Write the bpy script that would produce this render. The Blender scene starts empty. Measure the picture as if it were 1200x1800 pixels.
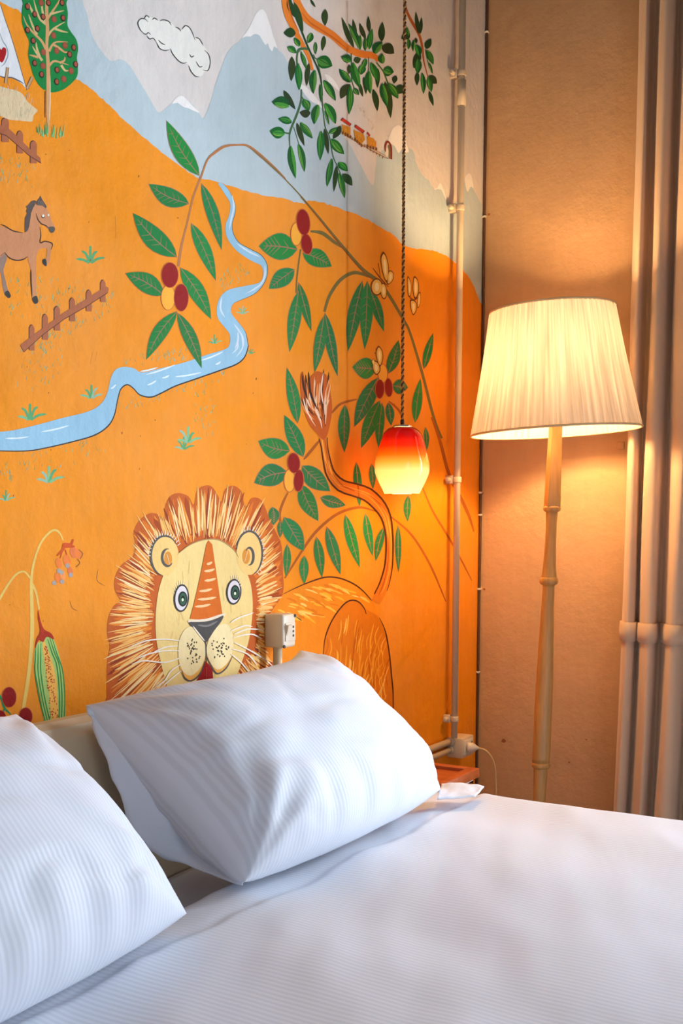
import bpy, bmesh, math, random
from mathutils import Vector, noise, Matrix

random.seed(7)
S = bpy.context.scene
COL = S.collection
R = math.radians

# ------------------------------------------------------------------ camera
F_PX = 2000.0                      # focal length in pixels of the 1200 x 1800 frame
PITCH = R(6.5)
YAW = R(31.2)
HORIZON = 915.0
PRINC = HORIZON + F_PX * math.tan(PITCH)
CAM = Vector((1.506, -3.329, 1.20))
cam_d = bpy.data.cameras.new('camera')
cam = bpy.data.objects.new('camera', cam_d)
COL.objects.link(cam)
cam.location = CAM
cam.rotation_euler = (math.pi / 2 - PITCH, 0, YAW)
cam_d.sensor_fit = 'VERTICAL'
cam_d.sensor_height = 36.0
cam_d.sensor_width = 24.0
cam_d.lens = F_PX / 1800.0 * 36.0
cam_d.shift_y = (PRINC - 900.0) / 1800.0
cam_d.clip_start = 0.02
S.camera = cam

# ------------------------------------------------------------------ light and exposure
S.view_settings.view_transform = 'Standard'
S.view_settings.look = 'None'
S.view_settings.gamma = 1.0
S.view_settings.use_curve_mapping = False
S.view_settings.exposure = -0.1
W = bpy.data.worlds.new('world')
S.world = W
W.use_nodes = True
W.node_tree.nodes['Background'].inputs['Color'].default_value = (0.80, 0.90, 1.0, 1)
W.node_tree.nodes['Background'].inputs['Strength'].default_value = 0.3
# daylight through the window opposite the mural and the glazed door beside the curtain
def window_light(name, loc, rot, w, h, energy):
    a = bpy.data.lights.new(name, 'AREA'); a.shape = 'RECTANGLE'; a.size = w; a.size_y = h; a.energy = energy; a.color = (0.80, 0.90, 1.0)
    o = bpy.data.objects.new(name, a); COL.objects.link(o); o.location = loc; o.rotation_euler = rot
window_light('window_daylight', (4.5, -4.1, 1.75), (0, R(90), 0), 2.1, 1.5, 34)
window_light('door_daylight', (2.2, 0.33, 1.3), (R(-90), 0, 0), 0.85, 2.4, 185)
LAMP_W, PEND_W = 38.0, 1.6

# ------------------------------------------------------------------ helpers: rays
_fw = Vector((-math.sin(YAW) * math.cos(PITCH), math.cos(YAW) * math.cos(PITCH), -math.sin(PITCH)))
_rt = Vector((math.cos(YAW), math.sin(YAW), 0))
_up = _rt.cross(_fw)
def ray(px, py):
    return _fw + _rt * ((px - 600.0) / F_PX) + _up * ((PRINC - py) / F_PX)
def on_x(px, py, x):               # point of the view ray on the plane x = const (parallel to the mural wall)
    r = ray(px, py); return CAM + r * ((x - CAM.x) / r.x)
def on_y(px, py, y):
    r = ray(px, py); return CAM + r * ((y - CAM.y) / r.y)
def on_z(px, py, z):
    r = ray(px, py); return CAM + r * ((z - CAM.z) / r.z)

# ------------------------------------------------------------------ helpers: materials
def lin(c):
    c /= 255.0
    return c / 12.92 if c <= 0.04045 else ((c + 0.055) / 1.055) ** 2.4
def rgb(r, g, b): return (lin(r), lin(g), lin(b), 1.0)

MATS = {}
def mat(name, col, rough=0.6, var=0.0, vscale=6.0, bump=0.0, bscale=60.0, metal=0.0, coat=0.0, stretch=None, spec=0.5):
    if name in MATS: return MATS[name]
    m = bpy.data.materials.new(name); m.use_nodes = True
    nt = m.node_tree; b = nt.nodes['Principled BSDF']
    b.inputs['Base Color'].default_value = col
    b.inputs['Roughness'].default_value = rough
    b.inputs['Metallic'].default_value = metal
    b.inputs['Coat Weight'].default_value = coat
    b.inputs['Specular IOR Level'].default_value = spec
    tc = nt.nodes.new('ShaderNodeTexCoord'); vec = tc.outputs['Object']
    if stretch:
        mp = nt.nodes.new('ShaderNodeMapping'); mp.inputs['Scale'].default_value = stretch
        nt.links.new(vec, mp.inputs['Vector']); vec = mp.outputs['Vector']
    if var > 0:
        n = nt.nodes.new('ShaderNodeTexNoise'); n.inputs['Scale'].default_value = vscale; n.inputs['Detail'].default_value = 6
        nt.links.new(vec, n.inputs['Vector'])
        rp = nt.nodes.new('ShaderNodeMapRange'); rp.inputs['From Min'].default_value = 0.3; rp.inputs['From Max'].default_value = 0.7
        rp.inputs['To Min'].default_value = 1 - var; rp.inputs['To Max'].default_value = 1 + var
        nt.links.new(n.outputs['Fac'], rp.inputs['Value'])
        mx = nt.nodes.new('ShaderNodeVectorMath'); mx.operation = 'SCALE'
        mx.inputs[0].default_value = col[:3]
        nt.links.new(rp.outputs['Result'], mx.inputs['Scale'])
        nt.links.new(mx.outputs['Vector'], b.inputs['Base Color'])
    if bump > 0:
        n2 = nt.nodes.new('ShaderNodeTexNoise'); n2.inputs['Scale'].default_value = bscale; n2.inputs['Detail'].default_value = 5
        nt.links.new(vec, n2.inputs['Vector'])
        bp = nt.nodes.new('ShaderNodeBump'); bp.inputs['Strength'].default_value = bump; bp.inputs['Distance'].default_value = 0.01
        nt.links.new(n2.outputs['Fac'], bp.inputs['Height']); nt.links.new(bp.outputs['Normal'], b.inputs['Normal'])
    MATS[name] = m
    return m

def plaster(name, col=None):
    """wall plaster / wall paint: colour from the paint attribute (mural) or a constant, mottled, with trowel relief"""
    if name in MATS: return MATS[name]
    m = bpy.data.materials.new(name); m.use_nodes = True
    nt = m.node_tree; b = nt.nodes['Principled BSDF']; L = nt.links.new
    b.inputs['Roughness'].default_value = 0.62
    b.inputs['Specular IOR Level'].default_value = 0.12
    g = nt.nodes.new('ShaderNodeNewGeometry')
    if col is None:
        a = nt.nodes.new('ShaderNodeAttribute'); a.attribute_name = 'paint'; src = a.outputs['Color']
    else:
        c = nt.nodes.new('ShaderNodeRGB'); c.outputs[0].default_value = col; src = c.outputs[0]
    n = nt.nodes.new('ShaderNodeTexNoise'); n.inputs['Scale'].default_value = 3.5; n.inputs['Detail'].default_value = 8; n.inputs['Roughness'].default_value = 0.62
    L(g.outputs['Position'], n.inputs['Vector'])
    mr = nt.nodes.new('ShaderNodeMapRange'); mr.inputs['From Min'].default_value = 0.25; mr.inputs['From Max'].default_value = 0.75
    mr.inputs['To Min'].default_value = 0.88; mr.inputs['To Max'].default_value = 1.08
    L(n.outputs['Fac'], mr.inputs['Value'])
    # brush marks running down the wall
    mp = nt.nodes.new('ShaderNodeMapping'); mp.inputs['Scale'].default_value = (60, 60, 6)
    L(g.outputs['Position'], mp.inputs['Vector'])
    n3 = nt.nodes.new('ShaderNodeTexNoise'); n3.inputs['Scale'].default_value = 1.0; n3.inputs['Detail'].default_value = 4
    L(mp.outputs['Vector'], n3.inputs['Vector'])
    mr3 = nt.nodes.new('ShaderNodeMapRange'); mr3.inputs['From Min'].default_value = 0.3; mr3.inputs['From Max'].default_value = 0.7
    mr3.inputs['To Min'].default_value = 0.975; mr3.inputs['To Max'].default_value = 1.02
    L(n3.outputs['Fac'], mr3.inputs['Value'])
    mu = nt.nodes.new('ShaderNodeMath'); mu.operation = 'MULTIPLY'
    L(mr.outputs[0], mu.inputs[0]); L(mr3.outputs[0], mu.inputs[1])
    vm = nt.nodes.new('ShaderNodeVectorMath'); vm.operation = 'SCALE'
    L(src, vm.inputs[0]); L(mu.outputs[0], vm.inputs['Scale'])
    n4 = nt.nodes.new('ShaderNodeTexNoise'); n4.inputs['Scale'].default_value = 2.2; n4.inputs['Detail'].default_value = 9; n4.inputs['Roughness'].default_value = 0.7
    L(g.outputs['Position'], n4.inputs['Vector'])
    mr4 = nt.nodes.new('ShaderNodeMapRange'); mr4.inputs['From Min'].default_value = 0.42; mr4.inputs['From Max'].default_value = 0.7
    mr4.inputs['To Min'].default_value = 0.0; mr4.inputs['To Max'].default_value = 0.08
    L(n4.outputs['Fac'], mr4.inputs['Value'])
    mx = nt.nodes.new('ShaderNodeMix'); mx.data_type = 'RGBA'
    if col is None:
        iv = nt.nodes.new('ShaderNodeMath'); iv.operation = 'SUBTRACT'; iv.inputs[0].default_value = 1.0; L(a.outputs['Alpha'], iv.inputs[1])
        m5 = nt.nodes.new('ShaderNodeMath'); m5.operation = 'MULTIPLY'; L(iv.outputs[0], m5.inputs[0]); L(mr4.outputs[0], m5.inputs[1]); L(m5.outputs[0], mx.inputs['Factor'])
    else: L(mr4.outputs[0], mx.inputs['Factor'])
    L(vm.outputs['Vector'], mx.inputs[6]); mx.inputs[7].default_value = rgb(238, 214, 186)
    L(mx.outputs[2], b.inputs['Base Color'])
    n2 = nt.nodes.new('ShaderNodeTexNoise'); n2.inputs['Scale'].default_value = 22; n2.inputs['Detail'].default_value = 7; n2.inputs['Roughness'].default_value = 0.6
    L(g.outputs['Position'], n2.inputs['Vector'])
    bp = nt.nodes.new('ShaderNodeBump'); bp.inputs['Strength'].default_value = 0.35; bp.inputs['Distance'].default_value = 0.012
    L(n2.outputs['Fac'], bp.inputs['Height']); L(bp.outputs['Normal'], b.inputs['Normal'])
    MATS[name] = m
    return m

def cloth_mat(name, col, rough=0.75, stripe=None, strength=0.06, bump=0.25, sheen=0.2):
    """woven linen; stripe = (axis vector scale) period lines of satin weave in UV space"""
    if name in MATS: return MATS[name]
    m = bpy.data.materials.new(name); m.use_nodes = True
    nt = m.node_tree; b = nt.nodes['Principled BSDF']; L = nt.links.new
    b.inputs['Roughness'].default_value = rough
    b.inputs['Sheen Weight'].default_value = sheen
    b.inputs['Specular IOR Level'].default_value = 0.3
    tc = nt.nodes.new('ShaderNodeTexCoord')
    base = nt.nodes.new('ShaderNodeRGB'); base.outputs[0].default_value = col
    out = base.outputs[0]; hgt = None
    if stripe:
        sp = nt.nodes.new('ShaderNodeSeparateXYZ'); L(tc.outputs['UV'], sp.inputs[0])
        ml = nt.nodes.new('ShaderNodeMath'); ml.operation = 'MULTIPLY'; ml.inputs[1].default_value = 2 * math.pi / stripe
        L(sp.outputs['X'], ml.inputs[0])
        sn = nt.nodes.new('ShaderNodeMath'); sn.operation = 'SINE'; L(ml.outputs[0], sn.inputs[0])
        mr = nt.nodes.new('ShaderNodeMapRange'); mr.inputs['From Min'].default_value = -0.5; mr.inputs['From Max'].default_value = 0.5
        mr.inputs['To Min'].default_value = 1 - strength; mr.inputs['To Max'].default_value = 1.0
        L(sn.outputs[0], mr.inputs['Value'])
        vm = nt.nodes.new('ShaderNodeVectorMath'); vm.operation = 'SCALE'
        L(out, vm.inputs[0]); L(mr.outputs[0], vm.inputs['Scale']); out = vm.outputs['Vector']
        rr = nt.nodes.new('ShaderNodeMapRange'); rr.inputs['From Min'].default_value = -0.5; rr.inputs['From Max'].default_value = 0.5
        rr.inputs['To Min'].default_value = rough + .1; rr.inputs['To Max'].default_value = rough - 0.2
        L(sn.outputs[0], rr.inputs['Value']); L(rr.outputs[0], b.inputs['Roughness'])
    L(out, b.inputs['Base Color'])
    n2 = nt.nodes.new('ShaderNodeTexNoise'); n2.inputs['Scale'].default_value = 14; n2.inputs['Detail'].default_value = 4
    L(tc.outputs['Object'], n2.inputs['Vector'])
    bp = nt.nodes.new('ShaderNodeBump'); bp.inputs['Strength'].default_value = bump; bp.inputs['Distance'].default_value = 0.008
    L(n2.outputs['Fac'], bp.inputs['Height']); L(bp.outputs['Normal'], b.inputs['Normal'])
    MATS[name] = m
    return m

# ------------------------------------------------------------------ helpers: objects
def link(name, me, parent=None, m=None, smooth=False):
    o = bpy.data.objects.new(name, me); COL.objects.link(o)
    if parent: o.parent = parent
    if m: me.materials.append(m)
    if smooth:
        for p in me.polygons: p.use_smooth = True
    return o
def tag(o, label=None, cat=None, group=None, kind=None):
    if label: o['label'] = label
    if cat: o['category'] = cat
    if group: o['group'] = group
    if kind: o['kind'] = kind
    return o
def empty(name, loc, label=None, cat=None, group=None, kind=None):
    o = bpy.data.objects.new(name, None); COL.objects.link(o); o.location = loc; o.empty_display_size = 0.1
    return tag(o, label, cat, group, kind)

class MB:
    """collects shapes in world coordinates; build() links them as one mesh relative to its parent"""
    def __init__(s): s.v = []; s.f = []; s.uv = None
    def add(s, vs, fs):
        k = len(s.v); s.v += [Vector(v) for v in vs]; s.f += [tuple(i + k for i in f) for f in fs]; return s
    def box(s, a, b, rot=None):
        (x0, y0, z0), (x1, y1, z1) = a, b
        vs = [(x0,y0,z0),(x1,y0,z0),(x1,y1,z0),(x0,y1,z0),(x0,y0,z1),(x1,y0,z1),(x1,y1,z1),(x0,y1,z1)]
        return s.add(vs, [(0,3,2,1),(4,5,6,7),(0,1,5,4),(1,2,6,5),(2,3,7,6),(3,0,4,7)])
    def tube(s, pts, rad, n=10, cap=True):
        pts = [Vector(p) for p in pts]; k = len(pts)
        rads = rad if isinstance(rad, (list, tuple)) else [rad] * k
        vs = []; fs = []
        t0 = (pts[1] - pts[0]).normalized()
        a = Vector((0, 0, 1)) if abs(t0.z) < 0.9 else Vector((1, 0, 0))
        e1 = t0.cross(a).normalized()
        for i, p in enumerate(pts):
            t = (pts[min(i + 1, k - 1)] - pts[max(i - 1, 0)]).normalized()
            e1 = (e1 - t * e1.dot(t)).normalized(); e2 = t.cross(e1)
            for j in range(n):
                w = 2 * math.pi * j / n
                vs.append(p + (e1 * math.cos(w) + e2 * math.sin(w)) * rads[i])
        for i in range(k - 1):
            for j in range(n):
                fs.append((i*n + j, i*n + (j+1) % n, (i+1)*n + (j+1) % n, (i+1)*n + j))
        if cap:
            fs.append(tuple(reversed(range(n)))); fs.append(tuple((k-1)*n + j for j in range(n)))
        return s.add(vs, fs)
    def lathe(s, prof, axis=None, n=32, cap=True, sq=None):
        """prof: list of (t, r); axis: function t -> centre point"""
        vs = []; fs = []
        if prof[0][0] > prof[-1][0]: prof = prof[::-1]
        for (t, r) in prof:
            c = axis(t)
            for j in range(n):
                w = 2 * math.pi * j / n
                vs.append(c + Vector((math.cos(w), math.sin(w), 0)) * r)
        k = len(prof)
        for i in range(k - 1):
            for j in range(n):
                fs.append((i*n + j, i*n + (j+1) % n, (i+1)*n + (j+1) % n, (i+1)*n + j))
        if cap:
            fs.append(tuple(reversed(range(n)))); fs.append(tuple((k-1)*n + j for j in range(n)))
        return s.add(vs, fs)
    def build(s, name, m, parent=None, smooth=False, bevel=0.0, seg=2, uvs=None, subsurf=0):
        off = parent.matrix_world.translation if parent else Vector((0, 0, 0))
        if parent: off = world_loc(parent)
        me = bpy.data.meshes.new(name)
        me.from_pydata([v - off for v in s.v], [], s.f); me.update()
        if uvs:
            ul = me.uv_layers.new(name='UVMap')
            for lp in me.loops: ul.data[lp.index].uv = uvs[lp.vertex_index]
        o = link(name, me, parent, m, smooth)
        if bevel > 0:
            bm = bmesh.new(); bm.from_mesh(me)
            es = [e for e in bm.edges if len(e.link_faces) == 2 and e.calc_face_angle(0) > 0.6]
            bmesh.ops.bevel(bm, geom=es, offset=bevel, segments=seg, affect='EDGES', profile=0.5)
            bm.to_mesh(me); bm.free()
            for p in me.polygons: p.use_smooth = True
            me.set_sharp_from_angle(angle=R(40)) if hasattr(me, 'set_sharp_from_angle') else None
        if subsurf:
            md = o.modifiers.new('subsurf', 'SUBSURF'); md.levels = subsurf; md.render_levels = subsurf
        return o
def world_loc(o):
    p = Vector(o.location)
    while o.parent:
        o = o.parent; p = p + Vector(o.location)
    return p

def catmull(pts, n=6, closed=False):
    P = [Vector(p) for p in pts]; k = len(P); out = []
    rng = range(k) if closed else range(k - 1)
    for i in rng:
        if closed: a, b, c, d = P[(i-1) % k], P[i], P[(i+1) % k], P[(i+2) % k]
        else: a, b, c, d = P[max(i-1, 0)], P[i], P[i+1], P[min(i+2, k-1)]
        for q in range(n):
            t = q / n
            out.append(0.5 * ((2*b) + (c - a)*t + (2*a - 5*b + 4*c - d)*t*t + (3*b - a - 3*c + d)*t*t*t))
    if not closed: out.append(P[-1])
    return out

# ================================================================== THE ROOM
RX, RY, RZ = 4.2, -5.4, 3.3
m_floor = mat('floor_tile', rgb(92, 62, 46), 0.45, 0.12, 5, 0.1, 40)
m_ceil = plaster('ceiling_plaster', rgb(132, 122, 112))
m_cream = plaster('cream_plaster', rgb(198, 160, 120))
m_white_wall = plaster('white_plaster', rgb(216, 211, 208))
m_side = plaster('side_plaster', rgb(112, 102, 94))
T = 0.35
def wall(name, a, b, m):
    o = MB().box(a, b).build(name, m); return tag(o, kind='structure')
tag(wall('floor', (-T, RY - T, -0.1), (RX + T, T, 0), m_floor), 'terracotta floor of the bedroom')
tag(wall('ceiling', (-T, RY - T, RZ), (RX + T, T, RZ + 0.1), m_ceil), 'pale plaster ceiling')
wall_left = tag(wall('wall_left', (-T, RY, 0), (0, 0, RZ), m_white_wall), 'plastered wall behind the bed carrying the painted mural')
GX0, GX1, GZ1 = 1.32, 2.75, 2.55
mb = MB(); mb.box((-T, 0, 0), (GX0, T, RZ)); mb.box((GX1, 0, 0), (RX + T, T, RZ)); mb.box((GX0, 0, GZ1), (GX1, T, RZ))
wall_back = tag(mb.build('wall_back', m_cream), 'cream plaster wall behind the floor lamp', kind='structure')
tag(wall('wall_front', (-T, RY - T, 0), (RX + T, RY, RZ), m_side), 'plain plaster wall behind the camera')
# wall opposite the mural with a window opening
WY0, WY1, WZ0, WZ1 = -4.9, -3.3, 0.65, 2.85
mb = MB()
mb.box((RX, RY, 0), (RX + T, WY0, RZ)); mb.box((RX, WY1, 0), (RX + T, 0, RZ))
mb.box((RX, WY0, 0), (RX + T, WY1, WZ0)); mb.box((RX, WY0, WZ1), (RX + T, WY1, RZ))
tag(mb.build('wall_right', m_side), 'plaster wall with the tall window opposite the mural', kind='structure')
m_frame = mat('window_wood', rgb(200, 195, 185), 0.5, 0.05)
mb = MB()
for y in (WY0, -4.13, WY1 - 0.06): mb.box((RX + .08, y, WZ0), (RX + .14, y + .06, WZ1))
for z in (WZ0, WZ1 - .06): mb.box((RX + .08, WY0, z), (RX + .14, WY1, z + .06))
tag(mb.build('window_1', m_frame), 'white wooden window frame opposite the mural', kind='structure')

mb = MB()
for x in (GX0, GX1 - .06): mb.box((x, .12, 0), (x + .06, .18, GZ1))
for z in (0, .75, GZ1 - .06): mb.box((GX0, .12, z), (GX1, .18, z + .06))
tag(mb.build('door_1', m_frame), 'white glazed door frame beside the curtain', kind='structure')

# ================================================================== THE MURAL (paint on wall_left)
m_paint = plaster('mural_paint')
_seq = [0]; LIFT = [1.0]           # LIFT spreads the finely stacked coats of the lion's face
def paint(name, shapes, parent=wall_left, label=None, cycle=41):
    """shapes: list of (colour, pixel outline, layer). Outlines traced in the photograph and laid on the wall plane x = 0."""
    vs = []; fs = []; cols = []
    for (c, pts, layer) in shapes:
        _seq[0] = (_seq[0] + 1) % cycle
        if LIFT[0] > 1: layer = 11 + (layer - 8)*LIFT[0]
        x = 0.0003 + layer * 0.00012 + _seq[0] * 0.0000024
        k = len(vs)
        for p in pts:
            w = Vector(p[:3]) if len(p) == 3 else on_x(p[0], p[1], 0.0)
            w.x = x
            vs.append(w)
        fs.append(tuple(range(k, k + len(pts)))); cols.append(c)
    off = world_loc(parent)
    me = bpy.data.meshes.new(name)
    me.from_pydata([v - off for v in vs], [], fs); me.update()
    at = me.color_attributes.new('paint', 'FLOAT_COLOR', 'CORNER')
    for p in me.polygons:
        if p.normal.x < 0: p.flip()
    for p in me.polygons:
        c = cols[p.index]
        for li in p.loop_indices: at.data[li].color = c
    o = link(name, me, parent, m_paint)
    if label: o['label'] = label
    return o

def tr(T_, pts):                   # zoomed-crop coordinates -> photograph pixels
    x0, y0, s = T_
    return [(x0 + p[0] / s, y0 + p[1] / s) for p in pts]
def sm(pts, n=5, closed=True):
    return [(v.x, v.y) for v in catmull([(p[0], p[1], 0) for p in pts], n, closed)]
def ell(cx, cy, rx, ry, rot=0, n=22):
    c, s = math.cos(R(rot)), math.sin(R(rot))
    return [(cx + rx*math.cos(t)*c - ry*math.sin(t)*s, cy + rx*math.cos(t)*s + ry*math.sin(t)*c) for t in [2*math.pi*i/n for i in range(n)]]
def stroke(pts, w, taper=(1, 1), smooth=True, n=5):
    P = sm(pts, n, False) if smooth and len(pts) > 2 else [tuple(p) for p in pts]
    k = len(P); L_ = []; R_ = []
    ws = w if isinstance(w, (list, tuple)) else None
    for i, p in enumerate(P):
        a = P[max(i-1, 0)]; b = P[min(i+1, k-1)]
        dx, dy = b[0]-a[0], b[1]-a[1]; l = math.hypot(dx, dy) or 1
        t = i / (k - 1)
        if ws:
            q = t * (len(ws) - 1); j = min(int(q), len(ws) - 2); h = (ws[j] + (ws[j+1] - ws[j]) * (q - j)) / 2
        else: h = w / 2
        e = 1.0
        if t < .25: e = taper[0] + (1 - taper[0]) * t / .25
        if t > .75: e = min(e, taper[1] + (1 - taper[1]) * (1 - t) / .25)
        h *= e
        L_.append((p[0] - dy/l*h, p[1] + dx/l*h)); R_.append((p[0] + dy/l*h, p[1] - dx/l*h))
    return L_ + R_[::-1]
def leaf_outline(b, t, hw, bend=0.0, sharp=0.8, grow=0.0, n=9):
    dx, dy = t[0]-b[0], t[1]-b[1]; l = math.hypot(dx, dy); ux, uy = dx/l, dy/l; nx, ny = -uy, ux
    b = (b[0]-ux*grow, b[1]-uy*grow); l += 2.2*grow; hw += grow
    up = []; dn = []; mid = []
    for i in range(n + 1):
        s = i / n
        wv = hw * (math.sin(math.pi * s ** 0.85)) ** sharp
        c = bend * math.sin(math.pi * s)
        x, y = b[0] + ux*l*s + nx*c, b[1] + uy*l*s + ny*c
        up.append((x + nx*wv, y + ny*wv)); dn.append((x - nx*wv, y - ny*wv)); mid.append((x, y))
    return up + dn[-2:0:-1], mid, (nx, ny), (ux, uy)
GREEN = rgb(34, 128, 66); VEIN = rgb(158, 118, 92); RUST = rgb(196, 104, 58)
def vine_leaf(T_, b, t, hw, parent, layer=4, bend=None, col=None):
    (b, t) = tr(T_, [b, t]); hw /= T_[2]
    rnd = random.random
    if bend is None: bend = (rnd() - .5) * hw * .5
    g = col or rgb(28 + rnd()*14, 118 + rnd()*20, 58 + rnd()*16)
    sh = []
    o, mid, nn, uu = leaf_outline(b, t, hw, bend, 0.9, 1.1)
    sh.append((RUST if rnd() > .5 else VEIN, o, layer))
    o, mid, nn, uu = leaf_outline(b, t, hw, bend, 0.9)
    sh.append((g, o, layer + 1))
    sh.append((VEIN, stroke(mid[:-1], max(1.3, hw*.09), (1, .4), False), layer + 2))
    for i in range(2, 8, 2 if hw < 9 else 1):
        for sg in (-1, 1):
            if rnd() < .2: continue
            a = mid[i]; w = hw * math.sin(math.pi * (i / 9) ** .85) * .72
            e = (a[0] + nn[0]*sg*w + uu[0]*w*.8, a[1] + nn[1]*sg*w + uu[1]*w*.8)
            sh.append((VEIN, stroke([a, e], max(.9, hw*.07), (1, .3), False), layer + 2))
    return paint('leaf', sh, parent)
def olive_leaf(T_, b, t, hw, parent, dark=False, layer=5):
    (b, t) = tr(T_, [b, t]); hw /= T_[2]; rnd = random.random
    sh = []
    o, mid, nn, uu = leaf_outline(b, t, hw, (rnd()-.5)*hw*.5, .85)
    if dark: sh.append((rgb(38 + rnd()*14, 62 + rnd()*14, 36 + rnd()*8), o, layer))
    else:
        sh.append((rgb(20 + rnd()*12, 88 + rnd()*24, 42 + rnd()*14), o, layer + 1))
        sgn = 1 if rnd() > .5 else -1
        b2 = (b[0] + nn[0]*hw*.32*sgn, b[1] + nn[1]*hw*.32*sgn); t2 = (t[0] + nn[0]*hw*.12*sgn - uu[0]*hw*.4, t[1] + nn[1]*hw*.12*sgn - uu[1]*hw*.4)
        o2, *_ = leaf_outline(b2, t2, hw*.5, 0, .9)
        sh.append((rgb(58 + rnd()*20, 140 + rnd()*20, 60), o2, layer + 2))
        if rnd() > .45:
            e = [(b[0]*(1-q) + t[0]*q + nn[0]*hw*.62*sgn*math.sin(math.pi*q), b[1]*(1-q) + t[1]*q + nn[1]*hw*.62*sgn*math.sin(math.pi*q)) for q in (.2, .4, .6, .8)]
            sh.append((rgb(140, 180, 80), stroke(e, max(.9, hw*.13), (.2, .2)), layer + 3))
        sh.append((rgb(22, 74, 36), stroke(mid[1:-1], max(.8, hw*.1), (1, .2), False), layer + 3))
    return paint('leaf', sh, parent)

def wp(y, z): return (0.0, y, z)
# --- far mountains (grey blue) and their snow
blue_edge = [(140,-20),(146,8),(153,25),(157,45),(163,65),(175,86),(190,104),(200,107),(214,105),(228,116),(240,135),(255,160),(270,186),(279,198),(288,193),(300,183),(312,172),(322,172),(340,187),(350,199),(356,208),(362,200),(370,178),(378,150),(388,120),(398,95),(410,80),(425,68),(437,50),(448,28),(457,17),(465,20),(473,40),(480,65),(487,85),(497,95),(506,111),(520,133),(535,155),(560,184),(585,215),(611,249),(630,283),(654,325),(660,292),(664,272),(680,258),(690,236),(700,222),(708,230),(714,256),(726,266),(731,287),(741,306),(753,317),(765,335),(773,324),(780,342),(790,362),(803,352),(812,330),(823,307),(831,331),(843,354),(846,358)]
hill_edge = [(0,4),(20,14),(37,22),(80,80),(128,134),(142,143),(175,170),(210,204),(250,240),(300,280),(335,305),(350,314),(385,320),(420,332),(460,343),(500,350),(530,357),(545,353),(570,357),(600,368),(640,383),(660,395),(690,413),(712,433),(730,437),(752,438),(775,446),(800,462),(815,477),(825,490),(835,510),(842,530)]
def ragged(e, amp, step=3):
    e = sm(e, 6, False); out = []
    for i, p in enumerate(e):
        out.append((p[0], p[1] + amp * noise.noise(Vector((p[0]*.23, p[1]*.23, 1.7)))))
    return out
be = ragged(blue_edge, 1.2); he = ragged(hill_edge, 3.0)
corner = on_x(838, 900, 0)
paint('painted_mountains', [(rgb(184, 201, 208), [wp(-4.9, 3.3), wp(-3.0, 3.3)] + [on_x(146, -150, 0)[:]] + be + [wp(-0.001, on_x(843, 600, 0).z), wp(-0.001, 1.3), wp(-4.9, 1.3)], 0)],
      label='grey blue painted mountain range')
snow = [
 [(425,66),(437,50),(448,27),(457,17),(465,20),(473,40),(480,64),(487,84),(481,82),(478,90),(473,84),(470,76),(466,79),(460,70),(455,62),(447,60),(440,64),(432,64)],
 [(302,182),(312,170),(322,170),(338,186),(350,198),(343,196),(330,190),(322,188),(312,181)],
 [(524,148),(533,150),(545,160),(560,178),(566,190),(555,183),(544,176),(534,164)],
 [(570,130),(582,136),(592,149),(596,160),(586,152),(576,144)],
 [(682,247),(690,226),(700,220),(709,229),(714,252),(718,266),(712,268),(707,261),(700,269),(693,257)],
 [(762,333),(768,330),(773,322),(778,331),(783,346),(788,360),(780,344),(774,333)],
 [(817,312),(823,305),(828,310),(832,331),(827,328),(821,337),(817,322)]]
paint('painted_snow', [(rgb(240, 238, 236), sm(s_, 4), 1) for s_ in snow], label='white painted snow caps')
# --- the orange hill
hill = paint('painted_hill', [(rgb(239, 145, 20)[:3] + (0.0,), [wp(-4.9, 2.6), wp(-3.2, 2.45)] + [on_x(-60, -30, 0)[:]] + he + [wp(-0.001, on_x(843, 535, 0).z), wp(-0.001, 0), wp(-4.9, 0)], 2)],
      label='orange painted hillside')
# paler worn patches and small chips of plaster in the hill
sh = []
for i in range(70):
    x, y = random.uniform(5, 470), random.uniform(250, 1180)
    if random.random() < .6: sh.append((rgb(245, 176, 84), stroke([(x, y), (x + random.uniform(-7, 9), y + random.uniform(-6, 4))], random.uniform(.6, 1.5), (.2, .2), False), 3))
    else: sh.append((rgb(150, 84, 30), ell(x, y, random.uniform(.5, 1.2), random.uniform(.8, 2.4), 10, 8), 3))
for p in [[(172,1000),(170,1020),(184,1030)], [(122,1055),(126,1068),(136,1074)], [(204,344),(206,352)], [(202,380),(203,420)], [(162,620),(158,640)], [(170,618),(167,634)]]:
    sh.append((rgb(160, 96, 40), stroke(p, 1.2, (.3, .3)), 3))
paint('plaster_wear', sh, label='small chips and scratches in the paint')

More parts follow.
